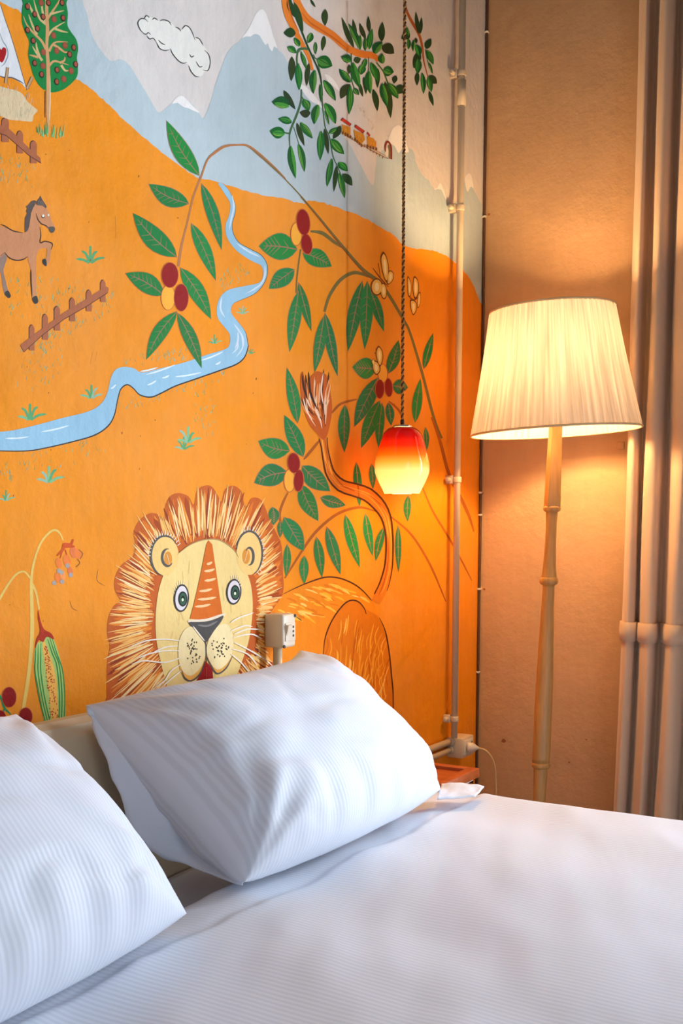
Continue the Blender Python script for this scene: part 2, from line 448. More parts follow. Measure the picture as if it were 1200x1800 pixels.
# --- cloud
C4 = (200, 0, 4.0)
cl = [(170,150),(185,130),(212,132),(225,110),(250,118),(285,130),(340,145),(390,155),(430,188),(470,212),(510,180),(540,210),(560,260),(600,270),(630,320),(660,370),(676,430),(665,490),(640,500),(620,530),(590,540),(550,510),(525,460),(500,445),(460,430),(420,390),(395,345),(370,355),(330,345),(300,300),(260,270),(215,240),(185,205)]
sh = [(rgb(232, 231, 224), tr(C4, sm(cl)), 1)]
DK = rgb(72, 70, 70)
for p in [[(215,240),(185,210),(168,165),(185,135),(215,133),(240,155)], [(213,130),(228,110),(250,125)], [(268,140),(285,128),(310,145)], [(320,148),(350,140),(385,152),(402,178)],
          [(430,190),(455,200),(470,222)], [(478,205),(500,182),(525,190),(548,225),(570,285)], [(572,264),(600,275),(628,322)], [(635,352),(665,385),(676,440),(660,495),(625,492)],
          [(525,462),(540,500),(570,535),(600,540)], [(398,340),(410,375),(450,425),(485,445),(512,438)], [(300,300),(320,340),(355,355),(388,350)], [(230,250),(250,275),(275,270),(300,300)],
          [(530,380),(545,402),(562,390)], [(575,430),(600,470),(622,465)], [(200,230),(225,242),(240,230),(258,245)], [(310,280),(335,305),(360,315)]]:
    sh.append((DK, tr(C4, stroke(p, 7, (.25, .25))), 2))
paint('painted_cloud', sh, label='white painted cloud with dark outline')

# --- tent with a heart, hay mound
C75 = (0, 0, 7.5)
sh = [(rgb(226, 228, 232), tr(C75, [(-160,150),(0,60),(60,250),(130,450),(190,640),(260,880),(345,1180),(290,1110),(200,1050),(120,1020),(40,1010),(-160,990)]), 4),
      (rgb(110, 95, 80), tr(C75, stroke([(0,60),(60,250),(130,450),(190,640),(260,880),(350,1190)], 9)), 5),
      (rgb(150, 160, 172), tr(C75, stroke([(-10,430),(30,540),(80,620),(100,720),(60,830),(10,880)], 14, (.3, .3))), 5),
      (rgb(90, 96, 106), tr(C75, stroke([(-10,1000),(60,1025),(150,1025),(260,1075),(310,1110)], 16, (.6, .2))), 5),
      (rgb(168, 22, 28), tr(C75, sm([(-45,720),(-40,650),(-10,630),(10,660),(40,625),(75,650),(70,730),(25,825),(-20,790)], 4)), 6)]
for p in [[(95,890),(70,1100)], [(420,1020),(350,1170)]]:
    sh.append((rgb(120, 90, 62), tr(C75, stroke(p, 42, (1, 1), False)), 6)); sh.append((rgb(196, 156, 116), tr(C75, stroke(p, 30, (1, 1), False)), 7))
paint('painted_tent', sh, label='white painted tent with red heart')
sh = [(rgb(224, 200, 160), tr(C75, sm([(-80,1130),(0,1140),(90,1165),(200,1190),(290,1240),(350,1330),(440,1410),(490,1460),(440,1520),(420,1600),(340,1600),(240,1590),(120,1580),(0,1530),(-80,1500)], 4)), 4)]
for i in range(90):
    x = random.uniform(-20, 440); y = random.uniform(1170 + max(0, x - 150) * .5, 1570)
    sh.append((random.choice([rgb(238, 220, 190), rgb(160, 168, 140), rgb(240, 190, 150), rgb(190, 180, 150)]), tr(C75, stroke([(x, y), (x + random.uniform(-15, 20), y - random.uniform(30, 80))], 9, (.4, .4), False)), 5))
paint('painted_hay', sh, label='pale painted hay mound')

# --- fruit tree
sh = [(rgb(22, 130, 62), tr(C75, sm([(330,-60),(300,60),(285,150),(285,300),(330,440),(380,560),(365,720),(400,880),(450,1030),(520,1140),(600,1195),(700,1220),(850,1170),(1000,1030),(1022,900),(1010,760),(1026,640),(1000,520),(930,420),(885,330),(890,180),(870,50),(855,-60)], 5)), 4)]
tree = paint('painted_tree', sh, label='round green painted fruit tree')
BR = rgb(214, 160, 108); BR2 = rgb(212, 184, 128)
sh = [(BR, tr(C75, stroke([(610,-60),(610,200),(620,400),(610,600),(625,800),(630,1000),(632,1250),(630,1500),(635,1760)], [40, 45, 45, 40, 45, 50, 55, 50, 25])), 6),
      (rgb(238, 226, 200), tr(C75, stroke([(655,1000),(655,1300),(645,1600)], 10, (.2, .2))), 7), (rgb(110, 62, 40), tr(C75, stroke([(590,1200),(588,1550)], 9, (1, 1), False)), 7)]
for p in [[(610,330),(560,180),(545,60),(550,-40)], [(600,320),(520,250),(470,120),(440,0)], [(440,190),(400,110),(370,40)], [(620,250),(680,160),(760,40),(790,-40)], [(650,190),(740,165),(840,140)],
          [(600,650),(540,540),(440,440),(350,330),(300,210)], [(480,460),(420,330),(370,190)], [(620,480),(680,400),(760,340),(850,290)], [(720,380),(800,410),(890,430)], [(640,680),(680,600),(740,555),(890,555)],
          [(700,590),(780,640),(850,690),(930,680)], [(640,870),(700,810),(780,820),(900,860)], [(780,830),(840,800),(850,750)], [(800,860),(850,930),(900,930)], [(550,800),(470,690),(420,610)], [(500,760),(440,740),(380,725)], [(520,760),(480,640),(470,560)]]:
    sh.append((BR2 if random.random() > .35 else BR, tr(C75, stroke(p, [34, 26, 12], (1, .5))), 6))
paint('trunk', sh, tree)
for (x, y) in [(355,90),(450,190),(535,40),(630,40),(810,40),(560,225),(705,255),(825,240),(355,400),(485,380),(430,540),(700,470),(565,690),(740,670),(850,600),(965,630),(910,720),(450,835),(560,870),(540,985),(745,925),(930,935),(990,850),(740,1080),(835,1045)]:
    d = random.random() > .4
    paint('apple', [(rgb(48, 52, 34) if d else rgb(140, 80, 56), tr(C75, ell(x, y, 34, 46, -12, 14)), 7), (rgb(168, 84, 62), tr(C75, ell(x + 3, y - 3, 22, 32, -12, 12)), 8)], tree)
sh = []
for i in range(26):
    x = random.uniform(470, 840); y = 1760 + (x - 640) * .12 + random.uniform(-40, 20)
    sh.append((random.choice([rgb(120, 190, 120), rgb(60, 150, 90), rgb(150, 200, 140)]), tr(C75, stroke([(x, y + 40), (x + (x - 640) * .12, y - random.uniform(40, 130))], 16, (.9, .2), False)), 7))
paint('grass', sh, tree)

# --- fences
C4a = (0, 0, 4.0); C4b = (0, 280, 4.0)
BROWN = rgb(176, 104, 70); DBR = rgb(92, 58, 44)
def fence(T_, rail, posts, label):
    o = paint('painted_fence', [(DBR, tr(T_, [(p[0], p[1] + 6) for p in rail]), 5), (BROWN, tr(T_, rail), 6)], label=label)
    for (x0, x1, y0, y1) in posts:
        pts = [(x0, y1), (x0, y0 + 25), (x0 + 8, y0 + 6), ((x0 + x1)/2, y0), (x1 - 8, y0 + 6), (x1, y0 + 25), (x1, y1)]
        paint('post', [(DBR, tr(T_, [(p[0] - 5, p[1] - 5) for p in pts]), 4), (BROWN, tr(T_, pts), 4.5)], o)
fence(C4a, [(-60,850),(0,880),(60,905),(130,970),(200,1040),(280,1110),(286,1145),(200,1090),(110,1010),(40,950),(-60,920)], [(10,60,832,1000),(118,160,922,1080),(212,256,992,1150)], 'brown painted fence below the hay mound')
fence(C4b, [(140,1305),(300,1185),(450,1075),(600,985),(740,893),(762,905),(755,935),(600,1035),(450,1120),(300,1230),(165,1352)], [(205,240,1165,1345),(297,335,1090,1270),(380,420,1035,1205),(488,525,975,1140),(605,642,920,1070),(705,740,850,1005)], 'brown painted fence beside the horse')

# --- horse
H = (0, 330, 8.18)
horse = paint('painted_horse', [(rgb(204, 140, 98), tr(H, sm([(-160,600),(-60,545),(60,570),(150,600),(240,640),(330,650),(400,600),(430,450),(440,350),(480,270),(520,230),(600,255),(660,290),(700,370),(740,480),(785,570),(775,630),(730,650),(690,600),(640,550),(580,520),(560,545),(575,650),(570,780),(640,770),(720,790),(745,830),(730,900),(715,1000),(700,1080),(660,1130),(610,1100),(605,1040),(650,1020),(665,960),(660,870),(560,890),(530,950),(515,1000),(510,1150),(515,1300),(510,1450),(520,1560),(540,1640),(490,1665),(455,1590),(445,1450),(440,1300),(430,1150),(400,1050),(390,990),(330,1030),(230,1045),(130,1020),(60,950),(-160,1100)], 3)), 5)], label='brown painted horse raising a foreleg')
paint('hind_leg', [(rgb(150, 122, 108), tr(H, sm([(-20,980),(60,950),(95,1010),(60,1130),(45,1200),(80,1350),(110,1470),(145,1560),(110,1580),(60,1530),(30,1400),(10,1250),(-20,1150)], 3)), 4)], horse)
paint('mane', [(rgb(92, 80, 76), tr(H, [(490,180),(440,200),(400,250),(365,275),(385,300),(370,340),(385,370),(355,430),(350,520),(350,640),(380,630),(410,560),(430,450),(440,370),(470,290),(500,240)]), 6),
               (rgb(92, 80, 76), tr(H, [(490,180),(520,200),(560,150),(575,115),(600,170),(640,230),(665,270),(655,298),(600,260),(520,250)]), 6)]
      + [(rgb(176, 156, 140), tr(H, stroke([(540 + i*22, 180 + i*6), (560 + i*24, 250 + i*8)], 9, (.3, .3), False)), 7) for i in range(4)], horse)
for p in [[(455,1590),(520,1555),(542,1645),(490,1668)], [(60,1520),(110,1480),(150,1560),(110,1585)], [(605,1040),(650,1025),(665,1090),(655,1130),(612,1095)]]:
    paint('hoof', [(rgb(62, 62, 58), tr(H, sm(p, 3)), 7)], horse)
OUT = rgb(74, 52, 40)
paint('outline', [(OUT, tr(H, stroke(p, 17, (.3, .3))), 7) for p in [[(0,530),(60,550),(180,620),(320,650)], [(60,930),(130,1010),(230,1045),(330,1030),(390,990)], [(510,370),(540,460),(590,520),(650,545),(700,590)], [(565,560),(580,680),(570,790),(640,772),(720,790),(748,820),(730,890)], [(0,985),(60,935)], [(440,1180),(440,1320),(455,1560)]]]
      + [(rgb(90, 86, 80), tr(H, sm([(690,570),(760,560),(785,590),(770,635),(730,652),(705,620)], 3)), 7)], horse)
paint('eye', [(OUT, tr(H, ell(612, 415, 24, 26, 0, 12)), 7), (rgb(240, 236, 226), tr(H, ell(614, 405, 18, 20, 0, 12)), 8), (rgb(228, 218, 200), tr(H, ell(690, 395, 14, 18, 0, 12)), 8)], horse)

# --- river
A5 = (200, 200, 3.913); A7 = (0, 580, 2.609)
left = tr(A5, [(712,478),(765,560),(798,620),(790,700),(765,770),(775,850),(830,930),(900,985),(960,1020),(1010,1045),(1025,1100),(1000,1160),(900,1185),(790,1210),(730,1260),(705,1340),(715,1410),(760,1470),(795,1520),(792,1590)]) + tr(A7, [(1030,88),(960,110),(900,130),(840,150),(740,175),(650,195),(610,175),(560,170),(525,185),(505,225),(490,290),(460,340),(400,375),(280,405),(170,435),(60,460),(0,467),(-120,480)])
right = tr(A5, [(740,475),(790,530),(830,620),(830,680),(810,760),(820,830),(860,890),(930,930),(1010,975),(1050,1040),(1050,1110),(1020,1180),(960,1240),(870,1280),(815,1310),(805,1370),(850,1430),(900,1500),(917,1580)]) + tr(A7, [(1134,75),(1118,122),(1080,155),(1000,185),(900,220),(800,255),(740,285),(690,305),(640,295),(610,265),(580,248),(550,270),(535,320),(520,390),(490,440),(430,480),(330,510),(200,540),(120,552),(0,552),(-120,545)])
rl, rr = sm(left, 4, False), sm(right, 4, False)
river = paint('painted_river', [(rgb(150, 194, 220), rl + rr[::-1], 5), (rgb(74, 66, 58), stroke(rr[:60], 2.2, (.1, .3)), 4), (rgb(58, 56, 54), stroke([(p[0] + .5, p[1] + 1.0) for p in rr[60:]], 2.6, (.3, .6)), 4)], label='pale blue painted river winding down the hill')
sh = []
for p in [[(20,497),(130,490)], [(185,468),(315,438)], [(668,205),(800,160)], [(672,253),(715,232)], [(740,220),(775,208)], [(920,140),(1020,100)], [(985,158),(1010,145)], [(800,215),(920,195)], [(640,190),(720,172)], [(505,270),(530,250)]]:
    sh.append((rgb(222, 236, 244), tr(A7, stroke([p[0], ((p[0][0]+p[1][0])/2, (p[0][1]+p[1][1])/2 + 3), p[1]], 7, (.1, .2))), 6))
for p in [[(1105,30),(1110,80),(1080,125)], [(1085,40),(1088,80),(1060,110)]]: sh.append((rgb(200, 222, 236), tr(A7, stroke(p, 6, (.2, .2))), 6))
for p in [[(810,560),(822,640),(805,720),(790,800)], [(840,890),(920,945),(1000,985)], [(1035,1040),(1035,1110),(1000,1180),(900,1240)], [(740,1260),(730,1340),(760,1400)], [(820,1440),(880,1530),(890,1600)], [(850,1500),(850,1560),(830,1620)]]:
    sh.append((rgb(206, 222, 236), tr(A5, stroke(p, 12, (.1, .1))), 6))
paint('highlight', sh, river)

# --- tufts and flecks of painted grass
GR = [rgb(128, 186, 140), rgb(92, 164, 112), rgb(150, 186, 160)]
def tuft(x, y, s):
    sh = []
    for (dx, dy, c) in [(-.9, -.25, .2), (-.55, -.75, .1), (.02, -1.1, 0), (.5, -.8, -.1), (1.0, -.35, -.2)]:
        q = random.uniform(.8, 1.1)
        sh.append((random.choice(GR), stroke([(x + dx*2, y), (x + dx*s*.5*q, y + dy*s*.75*q), (x + dx*s*q, y + dy*s*q)], s*.16, (1, .15)), 3))
    paint('painted_grass_tuft', sh, label='green painted tuft of grass')
for a in [(158,462,28),(52,738,28),(160,700,24),(85,848,28),(330,778,26),(426,552,13),(376,604,14),(440,622,10),(10,880,16),(322,790,20)]: tuft(*a)
sh = []
def flecks(n, x0, y0, x1, y1, slope=0.0, thick=16):
    for i in range(n):
        t = random.random(); x = x0 + (x1 - x0) * t; y = y0 + (y1 - y0) * t + random.uniform(-thick, thick)
        l = random.uniform(4, 10); a = random.uniform(-.5, .6)
        sh.append((random.choice(GR + [rgb(150, 160, 120)]), stroke([(x, y), (x + l*a, y - l)], random.uniform(1.1, 2.2), (.7, .2), False), 3))
flecks(34, 0, 300, 60, 310, thick=26); flecks(60, 15, 530, 150, 515, thick=34); flecks(60, 60, 620, 200, 530, thick=14); flecks(40, 30, 660, 110, 630, thick=40)
flecks(40, 30, 810, 190, 790, thick=22); flecks(60, 200, 715, 400, 655, thick=16); flecks(36, 215, 635, 330, 625, thick=10); flecks(30, 340, 720, 380, 740, thick=40); flecks(30, 385, 500, 440, 470, thick=16); flecks(14, 0, 830, 20, 835, thick=16)
paint('painted_grass', sh, label='scattered green painted blades of grass')['kind'] = 'stuff'

# --- berries
def berries(T_, items, parent):
    for (k, x, y, rx, ry, rot) in items:
        c = rgb(146, 24, 24) if k == 'r' else rgb(250, 176, 62)
        paint('berry', [(RUST, tr(T_, ell(x, y, rx + 4, ry + 4, rot)), 8 if k == 'r' else 7), (c, tr(T_, ell(x, y, rx, ry, rot)), 9 if k == 'r' else 8)], parent)

# --- arching vine on the left
STEM = rgb(182, 120, 76); STEM2 = rgb(120, 108, 60)
vine = paint('painted_vine', [(STEM, tr(A5, stroke([(600,430),(640,320),(690,270),(760,225),(850,215),(920,222),(1000,282),(1100,370),(1174,445)], [12, 12, 18, 18, 12, 16, 22, 16, 12])), 5),
     (rgb(140, 110, 70), tr(A5, stroke([(930,230),(1010,295),(1110,385),(1180,452)], [4, 12, 14, 6])), 6),
     (STEM, tr(A5, stroke([(598,430),(545,570),(505,740),(465,900),(440,1050)], [16, 14, 12, 16, 20])), 5), (rgb(200, 140, 80), tr(A5, stroke([(660,300),(760,230)], 5, (.2, .2), False)), 6)], label='arching painted vine with leaves and red berries beside the river')
for (b, t, hw, bd) in [((585,425),(362,50),58,-20),((512,618),(240,485),62,-20),((430,985),(130,685),72,-20),((600,480),(738,935),42,-14),((530,755),(698,1145),46,-10),((455,1060),(665,1412),56,-14),((340,1245),(78,1098),66,14),((432,1360),(222,1690),50,22),((435,1370),(602,1752),46,-12)]:
    vine_leaf(A5, b, t, hw, vine, bend=bd / A5[2])
berries(A5, [('y',370,1265,46,84,0),('r',382,1110,56,85,0),('r',460,1265,48,92,0)], vine)

# --- tall vine on the right
V6 = (440, 340, 2.857); V8 = (430, 640, 2.79)
sh = [(STEM2, tr(V6, stroke([(168,-76),(240,0),(330,105),(460,265),(560,380),(640,440),(700,520),(770,640),(800,700),(860,900),(920,1130),(960,1230)], [5, 6, 9, 14, 18, 16, 16, 14, 12, 14, 14, 10])), 4),
      (rgb(150, 78, 34), tr(V6, stroke([(250,18),(335,118),(465,280),(562,392),(640,450)], 5, (.4, .4))), 5),
      (STEM2, tr(V6, stroke([(300,190),(360,200),(420,245),(465,275)], [10, 20, 16, 8])), 4),
      (STEM2, tr(V6, stroke([(600,418),(520,398),(450,435),(395,515),(370,595)], [14, 18, 18, 16, 12])), 4),
      (STEM2, tr(V6, stroke([(250,280),(232,420),(228,500)], 8)), 4)]
BS = rgb(172, 92, 34)
for p, w in [([(365,375),(320,430),(288,468)], 14), ([(425,240),(470,195),(550,172)], 12), ([(705,182),(750,222),(778,272)], 10), ([(210,630),(182,690),(170,745),(185,830)], 12),
             ([(195,1050),(290,900),(350,820),(430,750),(500,715),(570,703),(640,722)], 14), ([(715,748),(800,820),(860,900),(920,1010),(985,1165)], 11),
             ([(915,260),(955,375),(1000,540),(1060,660),(1100,750),(1122,822)], 16), ([(868,600),(920,720),(980,820),(1010,870),(1060,960),(1112,1062)], 10), ([(735,200),(730,190)], 4)]:
    sh.append((BS, tr(V8, stroke(p, w, (.6, .4))), 4))
vine2 = paint('painted_vine', sh, label='tall painted vine with leaves and berries behind the pendant lamp')
for (b, t, hw) in [((232,282),(42,265),66),((262,300),(405,366),44),((218,382),(93,478),42),((240,490),(195,795),32),((240,448),(304,692),23),((368,615),(320,900),28),((372,600),(436,918),26),((560,440),(488,792),34),((585,440),(572,782),32),((600,480),(668,692),25),((688,905),(742,738),30),((630,882),(512,872),52),((640,925),(520,1172),40),((712,965),(788,975),36),((868,882),(915,702),20),((825,1150),(852,930),24)]:
    vine_leaf(V6, b, t, hw, vine2)
for (b, t, hw) in [((258,290),(205,18),30),((285,455),(193,252),38),((218,425),(66,378),50),((205,530),(46,582),54),((280,500),(416,622),46),((272,590),(358,768),40),((490,200),(487,432),28),((660,180),(570,410),34),((672,190),(655,410),22),((702,190),(716,300),20),((884,310),(892,420),11),((545,480),(562,700),20),((620,490),(627,612),16),((370,655),(492,692),28),((800,645),(797,772),17),((190,752),(287,916),44),((206,885),(200,1042),18),((290,940),(290,1078),22),((350,848),(377,1046),24),((400,798),(467,1032),28),((490,738),(562,997),26),((590,733),(626,942),21),((680,800),(640,966),20),((750,790),(752,1022),15),((135,702),(138,788),26),((172,770),(172,850),14)]:
    vine_leaf(V8, b, t, hw, vine2)
berries(V6, [('y',228,205,26,56,0),('r',280,255,26,50,-8),('r',263,145,32,64,-6)], vine2)
berries(V8, [('y',217,572,25,54,0),('r',262,572,23,52,4),('r',238,485,29,48,-4),('r',660,122,20,46,2),('r',703,115,18,44,-4),('y',674,45,22,44,-4)], vine2)

# --- olive branches at the top
O3 = (440, 0, 3.333); O5 = (460, 0, 6.667); O6 = (460, 160, 6.667); O7 = (580, 20, 6.0)
ORB = rgb(228, 130, 48); ORB2 = rgb(206, 102, 36)
sh = [(ORB, tr(O3, stroke([(196,-40),(205,40),(225,110),(265,190),(305,265),(340,335),(362,412)], [34, 40, 38, 30, 26, 22, 14])), 4),
      (ORB2, tr(O3, stroke([(212,-40),(222,40),(245,110),(285,190)], 8, (.3, .2))), 5),
      (ORB, tr(O3, stroke([(255,-40),(285,40),(330,110),(400,160),(480,208),(560,278),(640,315),(720,328),(745,360)], [36, 42, 50, 50, 44, 40, 42, 36, 14])), 4),
      (ORB2, tr(O3, stroke([(300,75),(350,135),(420,180),(500,235),(580,300)], 10, (.2, .2))), 5),
      (rgb(34, 74, 42), tr(O3, stroke([(225,-30),(250,60),(295,175),(335,275),(390,395),(412,470),(420,560)], [10, 12, 10, 10, 9, 8, 6])), 5)]
GS = rgb(70, 110, 70)
for T_, p, w in [(O6, [(460,-20),(455,120),(410,270),(345,430),(322,520),(325,650)], [14, 20, 24, 22, 16, 10]), (O6, [(370,420),(400,520),(432,625)], 8), (O6, [(702,-20),(706,130),(720,280),(742,430),(790,540),(830,760),(890,900),(930,1000)], [10, 14, 12, 12, 12, 12, 10, 8]),
                 (O5, [(420,610),(440,580),(500,570),(540,580)], 30), (O5, [(420,600),(408,680),(412,760)], 18), (O5, [(455,600),(470,680),(490,760)], 12), (O5, [(600,640),(620,680),(655,700)], 14), (O5, [(660,760),(690,900),(700,1000)], 8),
                 (O7, [(485,540),(560,640),(610,770)], 14), (O7, [(220,440),(225,600),(228,740),(262,830)], 10), (O7, [(400,480),(405,560),(400,640)], 8), (O6, [(460,60),(490,110)], 14), (O6, [(265,490),(320,500)], 18)]:
    sh.append((GS, tr(T_, stroke(p, w)), 5))
olive = paint('painted_olive_branch', sh, label='orange painted branch with hanging olive leaves')
for (b, t, hw) in [((395,390),(252,388),58),((350,662),(340,955),42),((740,108),(738,305),38),((728,418),(704,598),28),((550,740),(522,1012),30),((300,-20),(382,205),40),((375,25),(482,375),38),((565,-10),(627,88),15)]:
    olive_leaf(O5, b, t, hw, olive, True)
for (b, t, hw) in [((440,545),(375,440),32),((302,545),(402,625),38),((585,388),(535,508),36),((628,492),(625,640),22),((650,685),(822,775),78),((415,740),(432,1062),42),((455,610),(518,812),25),((610,820),(600,1102),44),((725,938),(862,1185),46),((680,985),(690,1200),20)]:
    olive_leaf(O5, b, t, hw, olive)
for (b, t, hw) in [((252,-10),(392,220),36),((405,370),(496,648),30),((568,258),(438,252),48),((730,440),(777,742),30),((922,408),(830,562),40),((875,870),(840,1182),28),((940,968),(1057,1112),48)]:
    olive_leaf(O6, b, t, hw, olive, True)
for (b, t, hw) in [((320,162),(112,128),72),((347,370),(188,325),44),((268,490),(88,468),70),((325,640),(392,1028),44),((430,620),(496,952),38),((445,370),(592,558),42),((480,100),(548,232),48),((650,158),(608,392),48),((740,140),(862,388),52),((735,230),(786,402),16),((695,468),(680,814),44),((782,497),(878,428),28),((810,560),(962,742),54),((822,790),(758,1128),36),((888,840),(1003,942),44),((902,958),(967,1258),36)]:
    olive_leaf(O6, b, t, hw, olive)
for (b, t, hw) in [((250,390),(120,62),28),((270,292),(238,82),22),((372,292),(308,122),25),((410,222),(400,50),22),((540,322),(550,112),35),((542,365),(672,445),58),((245,520),(322,500),35),((200,560),(195,665),20),((208,768),(108,922),48),((310,760),(342,905),20),((350,690),(376,875),22),((450,820),(496,1055),32),((575,740),(636,1130),40),((500,600),(496,812),25),((690,678),(668,762),28),((695,790),(784,852),52)]:
    olive_leaf(O7, b, t, hw, olive, True)
for (b, t, hw) in [((320,402),(190,128),34),((310,402),(316,248),22),((410,402),(442,182),32),((365,417),(366,268),22),((455,442),(548,318),48),((545,552),(545,445),38),((222,520),(112,478),44),((230,540),(312,812),44),((212,752),(93,608),40),((205,780),(195,1090),38),((250,810),(302,882),28),((350,560),(318,672),40),((400,630),(420,872),40),((430,540),(502,742),38),((540,760),(600,1012),40),((560,612),(668,642),54),((605,760),(714,922),44),((380,500),(340,620),26)]:
    olive_leaf(O7, b, t, hw, olive)
twig = paint('painted_olive_branch', [(rgb(176, 94, 44), tr(O7, stroke([(780,-140),(800,-20),(840,75),(885,155),(940,260),(970,380),(985,520),(1028,690)], [18, 24, 30, 30, 26, 22, 14, 8])), 4), (GS, tr(O7, stroke([(1000,400),(1015,480),(1045,600)], 8)), 4)], label='thin painted olive twig beside the pendant cord')
for (b, t, hw) in [((930,240),(900,5),22),((945,242),(962,62),20),((832,215),(748,292),42),((940,420),(878,602),40),((920,640),(914,785),25),((1008,398),(1062,288),35),((1040,680),(1122,762),42),((1040,840),(1086,1000),22),((900,280),(905,340),16)]:
    olive_leaf(O7, b, t, hw, twig, True)
for (b, t, hw) in [((820,262),(804,165),20),((825,290),(820,404),22),((880,300),(870,424),18),((905,350),(942,482),35),((930,500),(920,662),38),((970,650),(981,874),27),((1010,410),(1086,562),32),((1040,540),(1077,664),14),((1035,690),(1066,852),32)]:
    olive_leaf(O7, b, t, hw, twig)

# --- little train, its smoke and tunnel
N = (580, 180, 8.571)
sm_sh = []
for i in range(46):
    t = random.random(); cx = 655 - 260 * t ** 1.3 + random.uniform(-30, 30); cy = 420 - 360 * t + random.uniform(-25, 25)
    sm_sh.append((random.choice([rgb(238, 222, 196), rgb(228, 208, 178), rgb(200, 190, 160)]), tr(N, stroke([(cx, cy), (cx + random.uniform(-25, 25), cy - random.uniform(10, 50))], random.uniform(8, 22), (.3, .3), False)), 2))
train = paint('painted_train', [(rgb(150, 96, 30), tr(N, stroke([(180,450),(330,555),(480,640),(620,725),(780,805),(870,850)], 10)), 3), (rgb(186, 130, 52), tr(N, stroke([(500,625),(620,690),(780,775),(850,815)], 8)), 3)]
   + [(rgb(160, 104, 34), tr(N, stroke([(200 + i*46, 445 + i*28), (185 + i*46, 480 + i*28)], 14, (1, 1), False)), 4) for i in range(14)], label='small painted train with smoke and red roofs')
paint('smoke', sm_sh, train)
for rf, bd in [([(150,270),(185,230),(318,325),(295,365)], [(168,330),(305,375),(302,500),(185,440)]), ([(358,372),(380,335),(520,430),(490,472)], [(345,410),(500,475),(525,560),(470,630),(370,540)]), ([(545,470),(560,445),(602,490),(585,522)], [(545,505),(600,525),(655,545),(692,620),(690,682),(560,640)])]:
    sh = [(rgb(206, 140, 46), tr(N, bd), 4), (rgb(120, 30, 24), tr(N, rf), 5), (rgb(196, 62, 44), tr(N, [(x*.84 + sum(p[0] for p in rf)/4*.16, y*.84 + sum(p[1] for p in rf)/4*.16) for x, y in rf]), 6)]
    cx = sum(p[0] for p in bd)/len(bd); cy = sum(p[1] for p in bd)/len(bd)
    for i in range(10):
        x, y = cx + random.uniform(-70, 60), cy + random.uniform(-40, 50)
        sh.append((random.choice([rgb(150, 90, 24), rgb(226, 176, 70), rgb(176, 70, 30)]), tr(N, stroke([(x, y), (x + random.uniform(-8, 8), y + 36)], 10, (.5, .5), False)), 5))
    for i in range(4):
        t = i / 3; a, b = bd[-1], bd[-2]
        sh.append((rgb(130, 76, 26), tr(N, ell(a[0] + (b[0]-a[0])*t, a[1] + (b[1]-a[1])*t + 20, 16, 26, 0, 10)), 5))
    paint('carriage', sh, train)
paint('tunnel', [(rgb(232, 220, 204), tr(N, ell(850, 750, 26, 70)), 4), (rgb(120, 104, 84), tr(N, stroke([(880,640),(892,720),(895,850)], 34)), 4), (rgb(128, 48, 34), tr(N, stroke([(826,745),(828,660),(852,598),(888,612),(915,690),(918,858)], 28, (.5, .9))), 5)], train)

# --- butterflies
BF = rgb(240, 190, 96); BFO = rgb(120, 62, 22)
def bfly(wings, extra, label):
    o = None
    for w in wings:
        pts = tr(V6, sm(w, 4)); cx = sum(p[0] for p in pts)/len(pts); cy = sum(p[1] for p in pts)/len(pts)
        inn = [(cx + (x-cx)*.78, cy + (y-cy)*.84) for x, y in pts]
        if o is None: o = paint('painted_butterfly', [(BFO, tr(V6, stroke(e, 5, (.6, .4))), 9) for e in extra], label=label)
        paint('wing', [(BFO, pts, 9), (BF, inn, 10), (rgb(250, 226, 160), [(cx + (x-cx)*.35, cy + (y-cy)*.5) for x, y in pts], 11)], o)
bfly([[(664,292),(682,320),(692,370),(692,420),(684,450),(668,425),(655,370),(650,320)], [(690,392),(712,392),(718,420),(705,448),(682,455)], ell(632, 470, 32, 44, 0, 10), ell(666, 490, 17, 42, -5, 10)], [[(612,375),(650,425),(690,470)], [(640,350),(650,420)]], 'yellow painted butterfly on the vine stem')
bfly([[(818,418),(836,430),(844,470),(838,512),(822,530),(812,480)], [(786,418),(802,440),(806,480),(800,520),(788,505)], [(800,535),(830,545),(832,585),(815,612),(802,580)], [(840,505),(852,500),(848,560),(836,575)]], [[(795,520),(820,535),(840,520)]], 'yellow painted butterfly behind the pendant cord')
bfly([[(640,765),(660,790),(664,830),(650,870),(636,850),(626,800)], [(612,840),(640,850),(650,890),(630,912),(612,885)], [(605,845),(618,830),(622,870)]], [[(628,780),(650,880)], [(620,800),(660,830)], [(610,860),(655,850)]], 'speckled painted butterfly above red berries')

